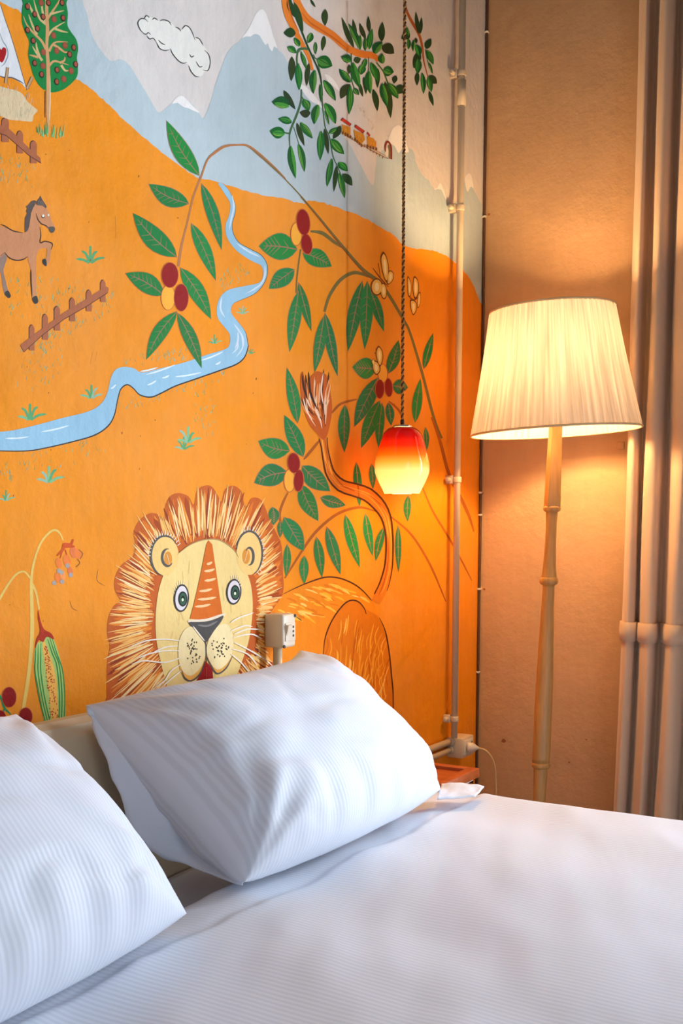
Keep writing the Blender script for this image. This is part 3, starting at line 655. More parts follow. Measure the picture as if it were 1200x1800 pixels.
# --- corn plant, berries and flower at the left
K = (0, 880, 4.285)
CS = rgb(232, 196, 104)
plant = paint('painted_plant', [(CS, tr(K, stroke([(170,1580),(200,1400),(225,1200),(240,950),(234,700),(236,560),(265,420),(310,310),(370,240),(415,222),(450,250),(472,300)], [26, 28, 28, 30, 26, 20, 16, 16, 16, 16, 14, 8])), 4),
     (CS, tr(K, stroke([(-30,790),(0,730),(60,630),(120,555),(180,535),(225,585)], [10, 18, 16, 14, 14, 12])), 4), (CS, tr(K, stroke([(240,630),(270,700),(292,820)], [22, 16, 12])), 4)], label='pale painted plant stem with corn cob and drooping flower')
husk = [(265,1085),(255,1230),(280,1370),(310,1520),(345,1700),(478,1700),(488,1450),(470,1280),(430,1120),(390,1030),(345,1030),(300,1065)]
sh = [(rgb(176, 206, 116), tr(K, sm(husk, 4)), 5)]
for i, (a, b, c) in enumerate([((268,1090),(262,1300),(345,1690)), ((285,1080),(285,1300),(362,1690)), ((305,1075),(305,1300),(380,1690)), ((355,1040),(425,1250),(440,1690)), ((372,1035),(445,1250),(458,1690)), ((388,1032),(468,1280),(478,1690))]):
    sh.append((rgb(46, 140, 74), tr(K, stroke([a, ((a[0]+b[0])/2 - 2, (a[1]+b[1])/2), b, ((b[0]+c[0])/2 - (8 if i < 3 else -12), (b[1]+c[1])/2), c], 9, (.4, .8))), 6))
sh.append((rgb(250, 190, 92), tr(K, sm([(316,1050),(340,1080),(400,1250),(428,1420),(430,1690),(392,1690),(362,1420),(330,1200)], 4)), 7))
for i in range(110):
    t = random.random(); y = 1090 + 590 * t; xc = 335 + 75 * t ** .8; x = xc + random.uniform(-1, 1) * (10 + 22 * min(1, t * 2))
    sh.append((rgb(186, 72, 34), tr(K, ell(x, y, 4.2, 5.5, 0, 7)), 8))
paint('corn_cob', sh, plant)
paint('cap', [(rgb(178, 52, 26), tr(K, sm([(285,825),(300,900),(328,968),(382,1000),(402,1045),(348,1025),(322,1065),(290,1050),(262,1110),(272,1040),(298,985),(284,890)], 4)), 8)], plant)
sh = []
for p, w in [([(425,415),(470,370),(480,330),(530,330),(548,290)], 22), ([(480,350),(520,345),(560,345)], 20), ([(470,370),(450,435)], 16), ([(490,370),(500,410)], 18)]: sh.append((rgb(208, 84, 30), tr(K, stroke(p, w, (.5, .5))), 6))
for (x, y, rx, ry) in [(440,470,24,40),(500,450,28,48),(550,390,26,44),(585,400,26,40),(470,560,22,40),(430,580,20,40),(525,530,20,36)]: sh.append((random.choice([rgb(236, 128, 56), rgb(244, 150, 80), rgb(226, 120, 70)]), tr(K, ell(x, y, rx, ry, -10, 14)), 5))
for (x, y) in [(440,530),(505,490),(530,560),(405,620),(465,610),(460,540)]: sh.append((rgb(168, 160, 156), tr(K, ell(x, y, 16, 18, 0, 12)), 6))
for p in [[(590,370),(620,400),(600,440)], [(580,440),(598,470),(570,500)]]: sh.append((rgb(150, 90, 50), tr(K, stroke(p, 6)), 6))
paint('flower', sh, plant)
paint('stem', [(rgb(40, 140, 90), tr(K, stroke(p, 16, (.7, .5))), 5) for p in [[(-30,1420),(10,1500),(30,1560),(80,1610)], [(30,1550),(20,1630)]]], plant)
berries(K, [('r',65,1480,52,75,0),('r',190,1625,48,65,0),('r',0,1640,40,60,0)], plant)

# --- the lion
LN = (170, 820, 3.4286)
M1, M2, CR = rgb(198, 96, 36), rgb(220, 118, 38), rgb(250, 208, 134)
mane_out = [(60,1500),(58,1390),(60,1180),(75,1090),(60,1000),(70,900),(108,832),(140,812),(105,740),(110,660),(150,590),(215,540),(230,470),(220,400),(250,330),(310,285),(360,285),(405,320),(410,240),(440,180),(490,160),(550,180),(582,230),(600,150),(640,118),(690,120),(730,180),(748,210),(770,140),(820,115),(870,150),(885,220),(900,240),(930,190),(980,195),(1010,240),(1040,320),(1080,400),(1112,480),(1120,640),(1120,760),(1060,860),(1010,950),(1010,1090),(1060,1200),(1040,1300),(900,1420),(600,1500)]
lion = paint('painted_lion', [(rgb(236, 140, 26), tr((440, 980, 3.75), sm([(200,250),(330,185),(450,140),(520,128),(600,140),(680,175),(740,220),(800,280),(850,395),(890,490),(918,640),(934,800),(940,900),(938,1300),(480,1300),(100,1000),(120,500)], 4)), 3)], label='painted lion with a shaggy mane and a raised tail')
LB = (440, 980, 3.75)
sh = [(rgb(222, 122, 18), tr(LB, sm([(478,1100),(475,690),(485,560),(510,470),(550,390),(610,310),(660,282),(712,292),(760,340),(840,390),(890,490),(916,640),(932,800),(938,900),(936,1200),(700,1250)], 4)), 4)]
for i in range(80):
    x = random.uniform(500, 925); y0 = max(400 if x > 680 else 330 + (680 - x) * .9, 330) + random.uniform(0, 560); l = random.uniform(90, 230)
    if x < 620 and y0 > 800: continue
    bx = (x - 720) * .1
    sh.append((random.choice([rgb(248, 170, 52), rgb(240, 156, 40), rgb(196, 96, 14), rgb(252, 186, 84)]), tr(LB, stroke([(x, y0), (x - 14 - bx, y0 + l*.5), (x - 18, y0 + l)], random.uniform(5, 10), (.3, .2))), 5))
paint('haunch', sh, lion)
sh = []
for i in range(90):
    x = random.uniform(170, 760); top = 240 - (x - 215) * .38 if x < 520 else 128 + (x - 520) * .55; y = top + random.uniform(22, 200)
    if x > 520 and y > 300 - (x - 520) * .1: continue
    l = random.uniform(30, 110); a = random.uniform(.15, .6)
    sh.append((random.choice([rgb(252, 190, 70), rgb(250, 176, 44), rgb(252, 206, 110), rgb(226, 122, 20)]), tr(LB, stroke([(x, y), (x + l*.5, y + l*a*.35), (x + l, y + l*a)], random.uniform(7, 17), (.2, .2))), 4))
paint('fur', sh, lion)
BK = rgb(84, 40, 20)
paint('outline', [(BK, tr(LB, stroke(p, 9, (.3, .5))), 6) for p in [[(212,242),(330,185),(450,140),(520,128),(600,140),(680,175),(740,220),(795,282)], [(476,700),(485,560),(510,470),(550,390),(610,312),(660,282),(710,292),(748,335),(760,372)], [(848,396),(888,490),(914,640),(930,800),(938,900),(937,1100)]]], lion)
# tail
tc = [(380,345),(388,400),(400,470),(420,540),(470,595),(540,618),(600,640),(655,690),(690,750),(706,830),(708,920),(702,1000),(682,1080),(660,1130),(640,1168)]
tw = [46, 30, 34, 42, 56, 62, 64, 60, 46, 34, 34, 38, 46, 50, 44]
rim = stroke(tc, tw); half = len(rim) // 2
tl = paint('tail', [(rgb(226, 126, 34), tr(V8, rim), 6), (BK, tr(V8, stroke(rim[2:half-4][::2], 9, (.5, .6), False)), 7), (BK, tr(V8, stroke(rim[half+8:-2][::2], 9, (.3, .5), False)), 7)]
   + [(random.choice([rgb(250, 176, 70), rgb(196, 92, 24), rgb(246, 160, 60)]), tr(V8, stroke([(x + dx, y + dy) for x, y in tc[i:i+4]], 6, (.2, .2))), 7) for i in range(0, 11) for dx, dy in ((-6, 3), (7, -2))], lion)
sh = [(M1, tr(V8, sm([(276,40),(300,95),(322,60),(352,35),(382,45),(402,62),(420,150),(426,230),(408,330),(388,372),(362,352),(312,292),(282,205),(270,110)], 3)), 8)]
for i in range(34):
    t = random.random(); x0 = 270 + 150*t; y0 = random.uniform(20, 180); x1 = 372 + (t - .5)*40; y1 = random.uniform(250, 350); k = random.uniform(.6, 1)
    sh.append((random.choice([rgb(240, 200, 160), rgb(60, 40, 30), rgb(236, 150, 80), rgb(150, 66, 26), rgb(244, 220, 196)]), tr(V8, stroke([(x0, y0), (x0 + (x1-x0)*.35 - 10, y0 + (y1-y0)*.55*k), (x0 + (x1-x0)*k, y0 + (y1-y0)*k)], random.uniform(5, 11), (.15, .2))), 9))
paint('tail_tuft', sh, lion)
# mane with hundreds of brush strokes
sh = [(M1, tr(LN, sm(mane_out, 4)), 5)]
fx, fy = 650, 900
def edge_r(ang):
    best = 0
    for i in range(len(mane_out)):
        (x0, y0), (x1, y1) = mane_out[i], mane_out[(i+1) % len(mane_out)]
        dx, dy = math.cos(ang), math.sin(ang); ex, ey = x1-x0, y1-y0
        den = dx*ey - dy*ex
        if abs(den) < 1e-9: continue
        t = ((x0-fx)*ey - (y0-fy)*ex)/den; u = ((x0-fx)*dy - (y0-fy)*dx)/den
        if 0 <= u <= 1 and t > best: best = t
    return best
for i in range(560):
    light = i > 240
    ang = R(118 + 307*((i*0.6180339) % 1.0)); er = edge_r(ang); inner = 300 + 150 * abs(math.sin(ang)) ** 1.5
    if math.sin(ang) > .6: inner *= .9
    span = max(er - inner, 60)
    r0 = inner + random.uniform(.0, .3)*span; r1 = r0 + random.uniform(.45, .95)*span
    r1 = min(r1, er + (random.uniform(-10, 55) if light else -4))
    if r1 - r0 < 40: continue
    a2 = ang + random.uniform(-.035, .035)
    p0 = (fx + r0*math.cos(ang), fy + r0*math.sin(ang)); p1 = (fx + r1*math.cos(a2), fy + r1*math.sin(a2))
    if p1[0] > 1122: continue
    mid = ((p0[0]+p1[0])/2 + random.uniform(-5, 5), (p0[1]+p1[1])/2 + random.uniform(-5, 5))
    c = random.choice([CR, rgb(252, 222, 166), rgb(248, 184, 100), rgb(250, 200, 120)]) if light else random.choice([M2, rgb(170, 76, 30), rgb(226, 130, 50), rgb(150, 62, 34), M2, rgb(232, 140, 50)])
    sh.append((c, tr(LN, stroke([p0, mid, p1], random.uniform(5, 11) if light else random.uniform(12, 28), (.4, .15))), 8 if light else 6))
paint('mane', sh, lion, cycle=97)
LIFT[0] = 5.0
FACE = rgb(240, 212, 140)
face = [(650,440),(740,445),(820,500),(862,570),(900,640),(926,720),(936,830),(930,930),(912,1050),(880,1150),(835,1270),(790,1340),(700,1420),(560,1430),(470,1400),(420,1320),(382,1180),(356,1050),(350,920),(360,800),(382,700),(420,610),(480,530),(560,470)]
sh = [(FACE, tr(LN, sm(face, 4)), 8)]
for i in range(40):
    a = R(random.uniform(0, 360)); x = 645 + 240*math.cos(a)*random.uniform(.6, .95); y = 920 + 420*math.sin(a)*random.uniform(.6, .95)
    sh.append((random.choice([rgb(246, 222, 158), rgb(234, 204, 128)]), tr(LN, stroke([(x, y), (x + random.uniform(-25, 25), y + random.uniform(30, 80))], 16, (.3, .3), False)), 8.5))
sh.append((rgb(180, 140, 90), tr(LN, stroke([(480,530),(560,470),(650,440),(740,445),(820,500),(850,550)], 7, (.2, .2))), 9))
paint('face', sh, lion)
GY = rgb(92, 88, 86)
for (cx, cy, rx, ry, sg) in [(405,538,84,120,1), (915,522,78,132,-1)]:
    arc = [(cx + rx*math.cos(t)*1.0, cy + ry*math.sin(t)) for t in ([R(a) for a in range(100, 340, 15)] if sg > 0 else [R(a) for a in range(-170, 80, 15)])]
    sh = [(rgb(244, 206, 128), tr(LN, ell(cx, cy, rx, ry)), 8.6), (GY, tr(LN, stroke(arc, 13, (.3, .3))), 9)]
    cres = [(cx + sg*(18 + 34*math.cos(t)) , cy + 10 + 52*math.sin(t)) for t in [R(a) for a in range(40, 300, 20)]] if sg > 0 else [(cx - 2 + 26*math.cos(t), cy + 20 + 52*math.sin(t)) for t in [R(a) for a in range(-140, 110, 20)]]
    sh.append((rgb(224, 150, 60), tr(LN, ell(cx + sg*20, cy + 20, 24, 46)), 8.8)); sh.append((GY, tr(LN, stroke(cres, 15, (.2, .2))), 9.2)); sh.append((rgb(246, 226, 190), tr(LN, stroke([(cx + sg*12, cy - 10), (cx + sg*28, cy + 50)], 9, (.3, .3), False)), 9.4))
    for t in range(16):
        a = R(180 + 10*t) if sg > 0 else R(-110 + 11*t)
        p = (cx + rx*1.04*math.cos(a), cy + ry*1.04*math.sin(a)); sh.append((rgb(244, 226, 206), tr(LN, stroke([p, (p[0] + 22*math.cos(a), p[1] + 26*math.sin(a))], 8, (.8, .3), False)), 9.4))
    paint('ear', sh, lion)
# nose bridge with cream stripes, nose, muzzle, tongue
sh = [(rgb(214, 108, 28), tr(LN, [(668,445),(690,470),(703,560),(718,660),(735,780),(752,895),(720,905),(650,925),(555,918),(575,845),(600,740),(622,640),(645,520),(655,470)]), 9.5)]
for (x0, x1, y) in [(655,690,582),(640,705,625),(642,712,682),(610,690,745),(600,715,795),(585,680,838)]: sh.append((rgb(248, 204, 150), tr(LN, stroke([(x0, y + 6), ((x0+x1)/2, y + 3), (x1, y - 8)], 15, (.2, .1))), 10))
paint('nose_bridge', sh, lion)
paint('nose', [(rgb(236, 222, 200), tr(LN, sm([(548,925),(650,918),(758,885),(756,905),(650,945),(560,945)], 3)), 10), (rgb(82, 80, 80), tr(LN, sm([(550,938),(600,936),(660,932),(715,915),(756,898),(744,932),(700,990),(668,1040),(650,1062),(634,1050),(600,990),(562,962)], 3)), 10.4), (rgb(128, 126, 126), tr(LN, stroke([(600,955),(660,960),(720,932)], 12, (.2, .2))), 10.8), (GY, tr(LN, stroke([(650,1055),(652,1120),(655,1180)], 8, (.8, .4))), 10.6)], lion)
mz = [[(560,965),(605,985),(640,1060),(649,1120),(640,1180),(610,1240),(560,1280),(512,1250),(486,1160),(490,1060),(520,990)], [(664,1062),(690,990),(740,950),(790,960),(816,1040),(810,1140),(770,1210),(722,1240),(682,1200),(656,1130)]]
for q, m_ in enumerate(mz):
    low = [p for p in m_ if p[1] > 1150]
    sh = [(rgb(240, 178, 84), tr(LN, sm([(x, y + 10) for x, y in m_], 4)), 9.6), (rgb(246, 228, 176), tr(LN, sm([(x, y - (y - 960)*.06) for x, y in m_], 4)), 10)]
    sh.append((GY, tr(LN, stroke([(505,1225),(525,1275),(565,1290),(615,1250),(645,1170)] if q == 0 else [(655,1140),(685,1205),(722,1248),(775,1212),(812,1140)], 9, (.2, .3))), 10.2))
    for i in range(36):
        a = random.uniform(0, 2*math.pi); k = random.uniform(.1, .8)
        cx, cy = (570, 1110) if q == 0 else (736, 1095)
        sh.append((rgb(60, 44, 36), tr(LN, ell(cx + 66*k*math.cos(a), cy + 105*k*math.sin(a), 3.6, 5.5, 0, 7)), 10.6))
    paint('muzzle', sh, lion)
paint('tongue', [(rgb(160, 26, 28), tr(LN, [(650,1172),(690,1215),(697,1300),(695,1400),(600,1400),(596,1290),(620,1250),(640,1205)]), 9.8), (rgb(214, 110, 100), tr(LN, stroke([(655,1210),(656,1330)], 5, (.3, .3), False)), 10.3)], lion)
for (cx, cy, rx, ry) in [(504,793,46,84), (820,755,46,78)]:
    paint('eye', [(rgb(58, 56, 58), tr(LN, ell(cx, cy, rx, ry, 4, 26)), 9.8), (rgb(226, 220, 226), tr(LN, ell(cx, cy, rx - 9, ry - 10, 4, 26)), 10.2), (rgb(40, 44, 42), tr(LN, ell(cx + 7, cy + 5, 28, 46)), 10.6), (rgb(56, 96, 76), tr(LN, ell(cx + 7, cy + 5, 20, 36)), 11), (rgb(24, 30, 28), tr(LN, ell(cx + 7, cy + 5, 11, 20)), 11.3), (rgb(220, 240, 210), tr(LN, ell(cx + 5, cy + 10, 7, 10, 0, 10)), 11.6)]
      + [(rgb(250, 236, 206), tr(LN, stroke([(cx + 42*math.cos(a), cy + 78*math.sin(a)), (cx + 58*math.cos(a), cy + 108*math.sin(a))], 6, (.8, .3), False)), 9.9) for a in [R(t) for t in (range(200, 300, 14) if cx < 600 else range(250, 345, 14))]], lion)
WH = rgb(246, 238, 226)
paint('whiskers', [(WH, tr(LN, stroke(p, 8, (.6, .15))), 11.8) for p in [[(490,1050),(400,1040),(290,1050),(180,1090)], [(490,1110),(400,1110),(300,1130),(230,1160)], [(500,1150),(400,1180),(280,1170),(200,1190)], [(500,1190),(440,1230),(400,1290),(330,1340)], [(480,1080),(400,1090),(330,1120)], [(500,1230),(450,1270),(380,1330)],
    [(800,940),(850,910),(940,880)], [(820,1010),(900,980),(1000,985)], [(820,1060),(900,1100),(1000,1160),(1060,1210)], [(815,1030),(920,1010),(990,1040)], [(810,1100),(900,1130),(960,1200)], [(800,990),(880,960),(930,965)], [(800,1130),(860,1180),(920,1250)], [(640,1050),(600,1000),(570,960)]]], lion)

LIFT[0] = 1.0
# ================================================================== PIPES, BOXES, CABLES ON THE WALLS
m_pvc = mat('cream_plastic', rgb(214, 196, 168), 0.4, 0.04, 8)
m_pvc2 = mat('ivory_plastic', rgb(226, 216, 200), 0.35, 0.03, 8)
m_pin = mat('socket_dark', rgb(40, 34, 30), 0.6)
# vertical conduit near the corner
pc = on_x(803, 860, 0.032)
zb = on_x(798, 1297, 0.032).z
pipe = empty('conduit_pipe', (0.032, pc.y, zb), 'cream vertical conduit pipe clipped to the mural wall near the corner', 'pipe')
MB().tube([(0.032, pc.y, zb), (0.032, pc.y, RZ)], 0.0098, 18).build('tube', m_pvc, pipe, True)
zz = on_x(806, 160, .032).z
MB().tube([(0.032, pc.y, zz - .035), (0.032, pc.y, zz + .035)], 0.0125, 18).build('coupling', m_pvc, pipe, True)
for py in (122, 362, 843, 1262):
    z = on_x(803, py, 0.032).z
    m_ = MB(); m_.box((0.0, pc.y - .013, z - .012), (0.022, pc.y + .008, z + .012)); m_.tube([(0.032, pc.y, z - .008), (0.032, pc.y, z + .008)], 0.0128, 16)
    m_.tube([(0.012, pc.y - .03, z), (0.012, pc.y, z)], 0.007, 8)
    m_.build('clip', m_pvc, pipe, bevel=.002)
# socket box at the foot of the conduit
q0 = on_x(784, 1315, 0.0); y0 = q0.y
x1 = on_y(812, 1315, y0).x; zt = on_y(812, 1299, y0).z; zbm = on_y(812, 1334, y0).z
y1 = y0 + 0.085
sock = empty('socket_box', (0, y0, zbm), 'cream surface socket box at the foot of the conduit', 'socket')
MB().box((0, y0, zbm), (x1, y1, zt)).build('housing', m_pvc, sock, bevel=.004)
MB().box((x1 - .001, y0 + .012, zbm + .008), (x1 + .004, y1 - .012, zt - .008)).build('face_plate', m_pvc2, sock, bevel=.0015)
for k in (0, 1, 2):
    zc_ = (zbm + zt)/2 + (k - 1)*.013
    MB().tube([(x1 + .0035, y1 - .024, zc_), (x1 + .0046, y1 - .024, zc_)], .0026, 10).build('pin_hole', m_pin, sock)
# two horizontal conduits running back from the box
for (pa, zoff) in (((790, 1303), 0.0), ((790, 1318), 0.0)):
    a = on_y(pa[0] + 2, pa[1], y0); xx = min(max(a.x, .015), x1 - .012)
    c = MB().tube([(xx, y0 + .002, a.z), (xx, y0 - .7, a.z)], 0.0098, 16)
    lbl = 'upper cream conduit running from the socket box behind the pillow' if pa[1] < 1310 else 'lower cream conduit running from the socket box behind the pillow'
    o = tag(empty('conduit_pipe', (xx, y0, a.z)), lbl, 'pipe', 'conduits behind the bed')
    c.build('tube', m_pvc, o, True)
    MB().tube([(xx, y0 - .012, a.z), (xx, y0 + .001, a.z)], 0.0122, 16).build('collar', m_pvc, o, True)
# plug and flex
pl = Vector((x1 + .004, y0 + .03, (zbm + zt)/2))
plug = empty('power_plug', pl, 'cream plug in the corner socket box with its flex hanging down', 'plug')
MB().lathe([(0, .016), (.006, .017), (.018, .014), (.03, .006), (.034, .003)], lambda t: Vector((0, 0, t)), 16).build('plug_body', m_pvc2, None, True)
pb = bpy.data.objects['plug_body']; pb.parent = plug; pb.rotation_euler = (0, R(90), R(20))
cord = catmull([pl + Vector((.03, .012, -.001)), pl + Vector((.05, .03, -.012)), pl + Vector((.066, .05, -.05)), pl + Vector((.07, .06, -.12)), pl + Vector((.07, .07, -.3)), Vector((pl.x + .1, pl.y + .12, .012)), Vector((.34, -.34, .006))], 8)
MB().tube(cord, .003, 8).build('flex', mat('flex_plastic', rgb(222, 196, 140), .5), plug, True)
# switch and socket box over the bed
q0 = on_x(463, 1108, 0.0); y0 = q0.y
x1 = on_y(497, 1108, y0).x; zt = on_y(480, 1080, y0).z; zbm = on_y(480, 1139, y0).z
y1 = on_x(520, 1108, x1).y
sw = empty('switch_box', (0, y0, zbm), 'cream switch and socket box mounted beside the lion', 'switch')
MB().box((0, y0, zbm), (x1, y1, zt)).build('housing', m_pvc2, sw, bevel=.007, seg=3)
h = zt - zbm; w = y1 - y0
MB().box((x1 - .001, y0 + w*.16, zbm + h*.2), (x1 + .0025, y1 - w*.1, zt - h*.26)).build('module_frame', m_pvc2, sw, bevel=.001)
MB().add([(x1, y0 + w*.2, zbm + h*.23), (x1 + .009, y0 + w*.2, zt - h*.32), (x1 + .009, y0 + w*.5, zt - h*.32), (x1 + .002, y0 + w*.5, zbm + h*.23), (x1, y0 + w*.2, zt - h*.3), (x1, y0 + w*.5, zt - h*.3), (x1, y0 + w*.5, zbm + h*.23)], [(0,3,2,1), (0,1,4), (3,6,5,2), (1,2,5,4)]).build('rocker', m_pvc2, sw)
for k in (0, 1, 2):
    zc_ = zbm + h*(.35 + .13*k)
    MB().tube([(x1 + .002, y0 + w*.72, zc_), (x1 + .0032, y0 + w*.72, zc_)], .003, 10).build('pin_hole', m_pin, sw)
for (fy_, fz_) in ((.1, .05), (.93, .93)):
    MB().tube([(x1 - .001, y0 + w*fy_, zbm + h*fz_), (x1 + .001, y0 + w*fy_, zbm + h*fz_)], .004, 10).build('screw', m_pin, sw)
sx = x1*.55; sy = y0 + w*.25
c = MB().tube([(sx, sy, zbm + .002), (sx, sy, .3)], .011, 16)
o = tag(empty('conduit_pipe', (sx, sy, .3)), 'grey cream conduit stub below the switch box', 'pipe'); c.build('tube', m_pvc, o, True)
MB().box((0, sy - .012, .5), (sx, sy + .012, .52)).build('clip', m_pvc, o)
# dark cable in the corner with small clips
cab = empty('corner_cable', (0.006, -0.006, 0), 'thin dark cable nailed down the room corner', 'cable')
pts = [(0.006 + .002*noise.noise(Vector((z*3, 0, 0))), -0.006 - .002*noise.noise(Vector((0, z*3, 4))), z) for z in [RZ*i/60 for i in range(61)]]
MB().tube(pts, 0.0042, 8).build('wire', mat('cable_brown', rgb(84, 52, 30), .6, .2, 20), cab, True)
for py in (48, 378, 670, 866, 905, 1035, 1180):
    z = on_x(842, py, 0).z
    MB().box((0.0, -0.0115, z - .003), (.011, 0, z + .003)).build('clip', m_pvc2, cab, bevel=.001)
# small blanking plate and marks on the back wall
a = on_y(1091, 783, 0)
MB().box((a.x - .011, -.004, a.z - .011), (a.x + .011, 0, a.z + .011)).build('blanking_plate', m_cream, None, bevel=.002)
tag(bpy.data.objects['blanking_plate'], 'tiny square blanking plate on the cream wall right of the lamp pole', 'wall plate')
m_mark = mat('wall_scuff', rgb(150, 92, 56), .8)
for (px, py, r) in [(859,377,.006),(848,867,.005),(851,1036,.005),(885,1302,.009),(1000,1340,.004),(1030,1300,.003)]:
    a = on_y(px, py, 0)
    m_ = MB(); vs = [(a.x + r*math.cos(t)*random.uniform(.6, 1.2), -.0006, a.z + r*.7*math.sin(t)*random.uniform(.6, 1.2)) for t in [2*math.pi*i/9 for i in range(9)]]
    m_.add(vs, [tuple(range(9))]).build('plaster_chip', m_mark, wall_back)

# ================================================================== FLOOR LAMP
m_wood = mat('honey_wood', rgb(202, 152, 86), 0.38, .16, 7, .08, 30, stretch=(14, 14, 1.4))
lamp_top = on_y(976, 752, -0.335)                          # where the pole meets the shade
base = on_z(946.5, 1402, 0.0)                              # only the direction; the pole leaves the frame behind the bed
pb_ = on_y(948, 1398, -0.335)
axis_dir = (pb_ - lamp_top); axis_dir /= -axis_dir.z       # per metre down
def ax(z): return lamp_top + (lamp_top.z - z) * axis_dir * 1.0
foot = ax(0.03)
lampo = empty('floor_lamp', (foot.x, foot.y, 0), 'lit floor lamp with turned honey wood pole and pleated cream shade', 'lamp')
def zpx(py): return on_y(960, py, -0.335).z
def rpx(w): return w / 2.0 * ((lamp_top - CAM).dot(_fw)) / F_PX
MB().lathe([(0, .13), (.012, .14), (.02, .135), (.028, .06), (.05, .035)], lambda t: Vector((foot.x, foot.y, t)), 40).build('base', m_wood, lampo, True)
# square tapering neck
zt_, zb_ = zpx(748), zpx(892)
vs = []
for (z, w) in ((zt_, rpx(21)), (zb_ + .02, rpx(26)), (zb_, rpx(26))):
    c = ax(z)
    for (i, j) in ((-1, -1), (1, -1), (1, 1), (-1, 1)):
        v = Vector((i*w*.92, j*w*.92, 0)); v.rotate(Matrix.Rotation(YAW + R(8), 3, 'Z')); vs.append(c + v)
MB().add(vs, [(3,2,1,0)] + [(k*4 + i, k*4 + (i+1) % 4, (k+1)*4 + (i+1) % 4, (k+1)*4 + i) for k in (0, 1) for i in range(4)] + [(8,9,10,11)]).build('neck', m_wood, lampo, bevel=.003)
def turned(name, rows):
    prof = [(zpx(py), rpx(w)) for (py, w) in rows]
    pr = [(v.x, v.y) for v in catmull([(a, b, 0) for a, b in prof], 5)]
    return MB().lathe(pr, ax, 32).build(name, m_wood, lampo, True)
turned('ring', [(889,20),(891,29),(894,31),(898,29),(900,22)])
turned('pole', [(899,21),(905,21),(925,19),(960,20),(1000,24),(1016,28)])
turned('ring', [(1013,25),(1017,31),(1022,33),(1026,30),(1029,22)])
turned('pole', [(1028,21),(1060,22),(1120,26),(1200,30),(1280,32),(1341,32)])
turned('ring', [(1339,28),(1342,33),(1345,35),(1349,33),(1351,27)])
turned('pole', [(1350,26),(1375,24),(1400,23),(1440,23),(1500,27),(1600,33),(1700,33)])
z17 = zpx(1700)
if z17 > .06: MB().lathe([(z17 + .005, rpx(33)), (.1, rpx(34)), (.045, rpx(50))], ax, 32).build('pole', m_wood, lampo, True)
# shade
sc_b = ax(zpx(760)); 
zsb, zst = zpx(759.5), zpx(546)
_s0 = on_y(976, 760, -.335); _s1 = on_y(970, 546, -.335)
def axs(z): return _s0 + (_s1 - _s0)*((z - _s0.z)/(_s1.z - _s0.z))
def shade_mat():
    m = bpy.data.materials.new('pleated_shade'); m.use_nodes = True; nt = m.node_tree; L = nt.links.new
    nt.nodes.remove(nt.nodes['Principled BSDF']); out = nt.nodes['Material Output']
    tc = nt.nodes.new('ShaderNodeTexCoord'); sp = nt.nodes.new('ShaderNodeSeparateXYZ'); L(tc.outputs['UV'], sp.inputs[0])
    mp = nt.nodes.new('ShaderNodeMapping'); mp.inputs['Scale'].default_value = (150, 1.2, 1); L(tc.outputs['UV'], mp.inputs[0])
    n = nt.nodes.new('ShaderNodeTexNoise'); n.inputs['Scale'].default_value = 1; n.inputs['Detail'].default_value = 3; L(mp.outputs[0], n.inputs['Vector'])
    mr = nt.nodes.new('ShaderNodeMapRange'); mr.inputs['From Min'].default_value = .25; mr.inputs['From Max'].default_value = .75; mr.inputs['To Min'].default_value = .42; mr.inputs['To Max'].default_value = 1.0; L(n.outputs['Fac'], mr.inputs['Value'])
    vm = nt.nodes.new('ShaderNodeVectorMath'); vm.operation = 'SCALE'; vm.inputs[0].default_value = rgb(250, 236, 220)[:3]; L(mr.outputs[0], vm.inputs['Scale'])
    d = nt.nodes.new('ShaderNodeBsdfDiffuse'); t = nt.nodes.new('ShaderNodeBsdfTranslucent'); L(vm.outputs[0], d.inputs['Color']); L(vm.outputs[0], t.inputs['Color'])
    mx = nt.nodes.new('ShaderNodeMixShader'); mx.inputs[0].default_value = .165; L(d.outputs[0], mx.inputs[1]); L(t.outputs[0], mx.inputs[2]); L(mx.outputs[0], out.inputs['Surface'])
    return m
m_shade = shade_mat()
_up_ax = (Vector((0, 0, 1)) - _rt*.05).normalized(); _ea = _up_ax.cross(Vector((0, 1, 0))).normalized(); _ea = -_ea if _ea.x < 0 else _ea; _eb = _up_ax.cross(_ea)
rb_, rt_ = rpx(296), rpx(216)
n_ = 720; rows = 10; vs = []; uvs = []; fs = []
pw = [random.uniform(.5, 1.4) for _ in range(150)]
for i in range(rows + 1):
    t = i / rows; z = zsb + (zst - zsb)*t; c = axs(z)
    r = rb_ + (rt_ - rb_)*(t + .05*math.sin(math.pi*t))
    for j in range(n_):
        w = 2*math.pi*j/n_; ph = w*75; k = int(ph/(2*math.pi)) % 150
        amp = .0022*pw[k]*(.55 + .45*math.sin(math.pi*min(1, t*1.0 + .2)))
        rr_ = r + amp*math.sin(ph + .6*math.sin(5*w + 2*t))
        vs.append(c + _ea*(math.cos(w)*rr_) + _eb*(math.sin(w)*rr_)); uvs.append((j/n_, t))
for i in range(rows):
    for j in range(n_): fs.append((i*n_ + j, i*n_ + (j+1) % n_, (i+1)*n_ + (j+1) % n_, (i+1)*n_ + j))
MB().add(vs, fs).build('shade', m_shade, lampo, True, uvs=uvs)
m_trim = mat('shade_trim', rgb(236, 206, 156), .8, .08, 30)
for (z, r) in ((zsb, rb_), (zst, rt_)):
    c = axs(z); MB().tube([c + _ea*(math.cos(a)*r) + _eb*(math.sin(a)*r) for a in [2*math.pi*i/96 for i in range(97)]], .003, 8, False).build('trim', m_trim, lampo, True)
m_metal = mat('brass', rgb(190, 150, 90), .35, metal=1.0)
c = axs(zst - .02); mb = MB()
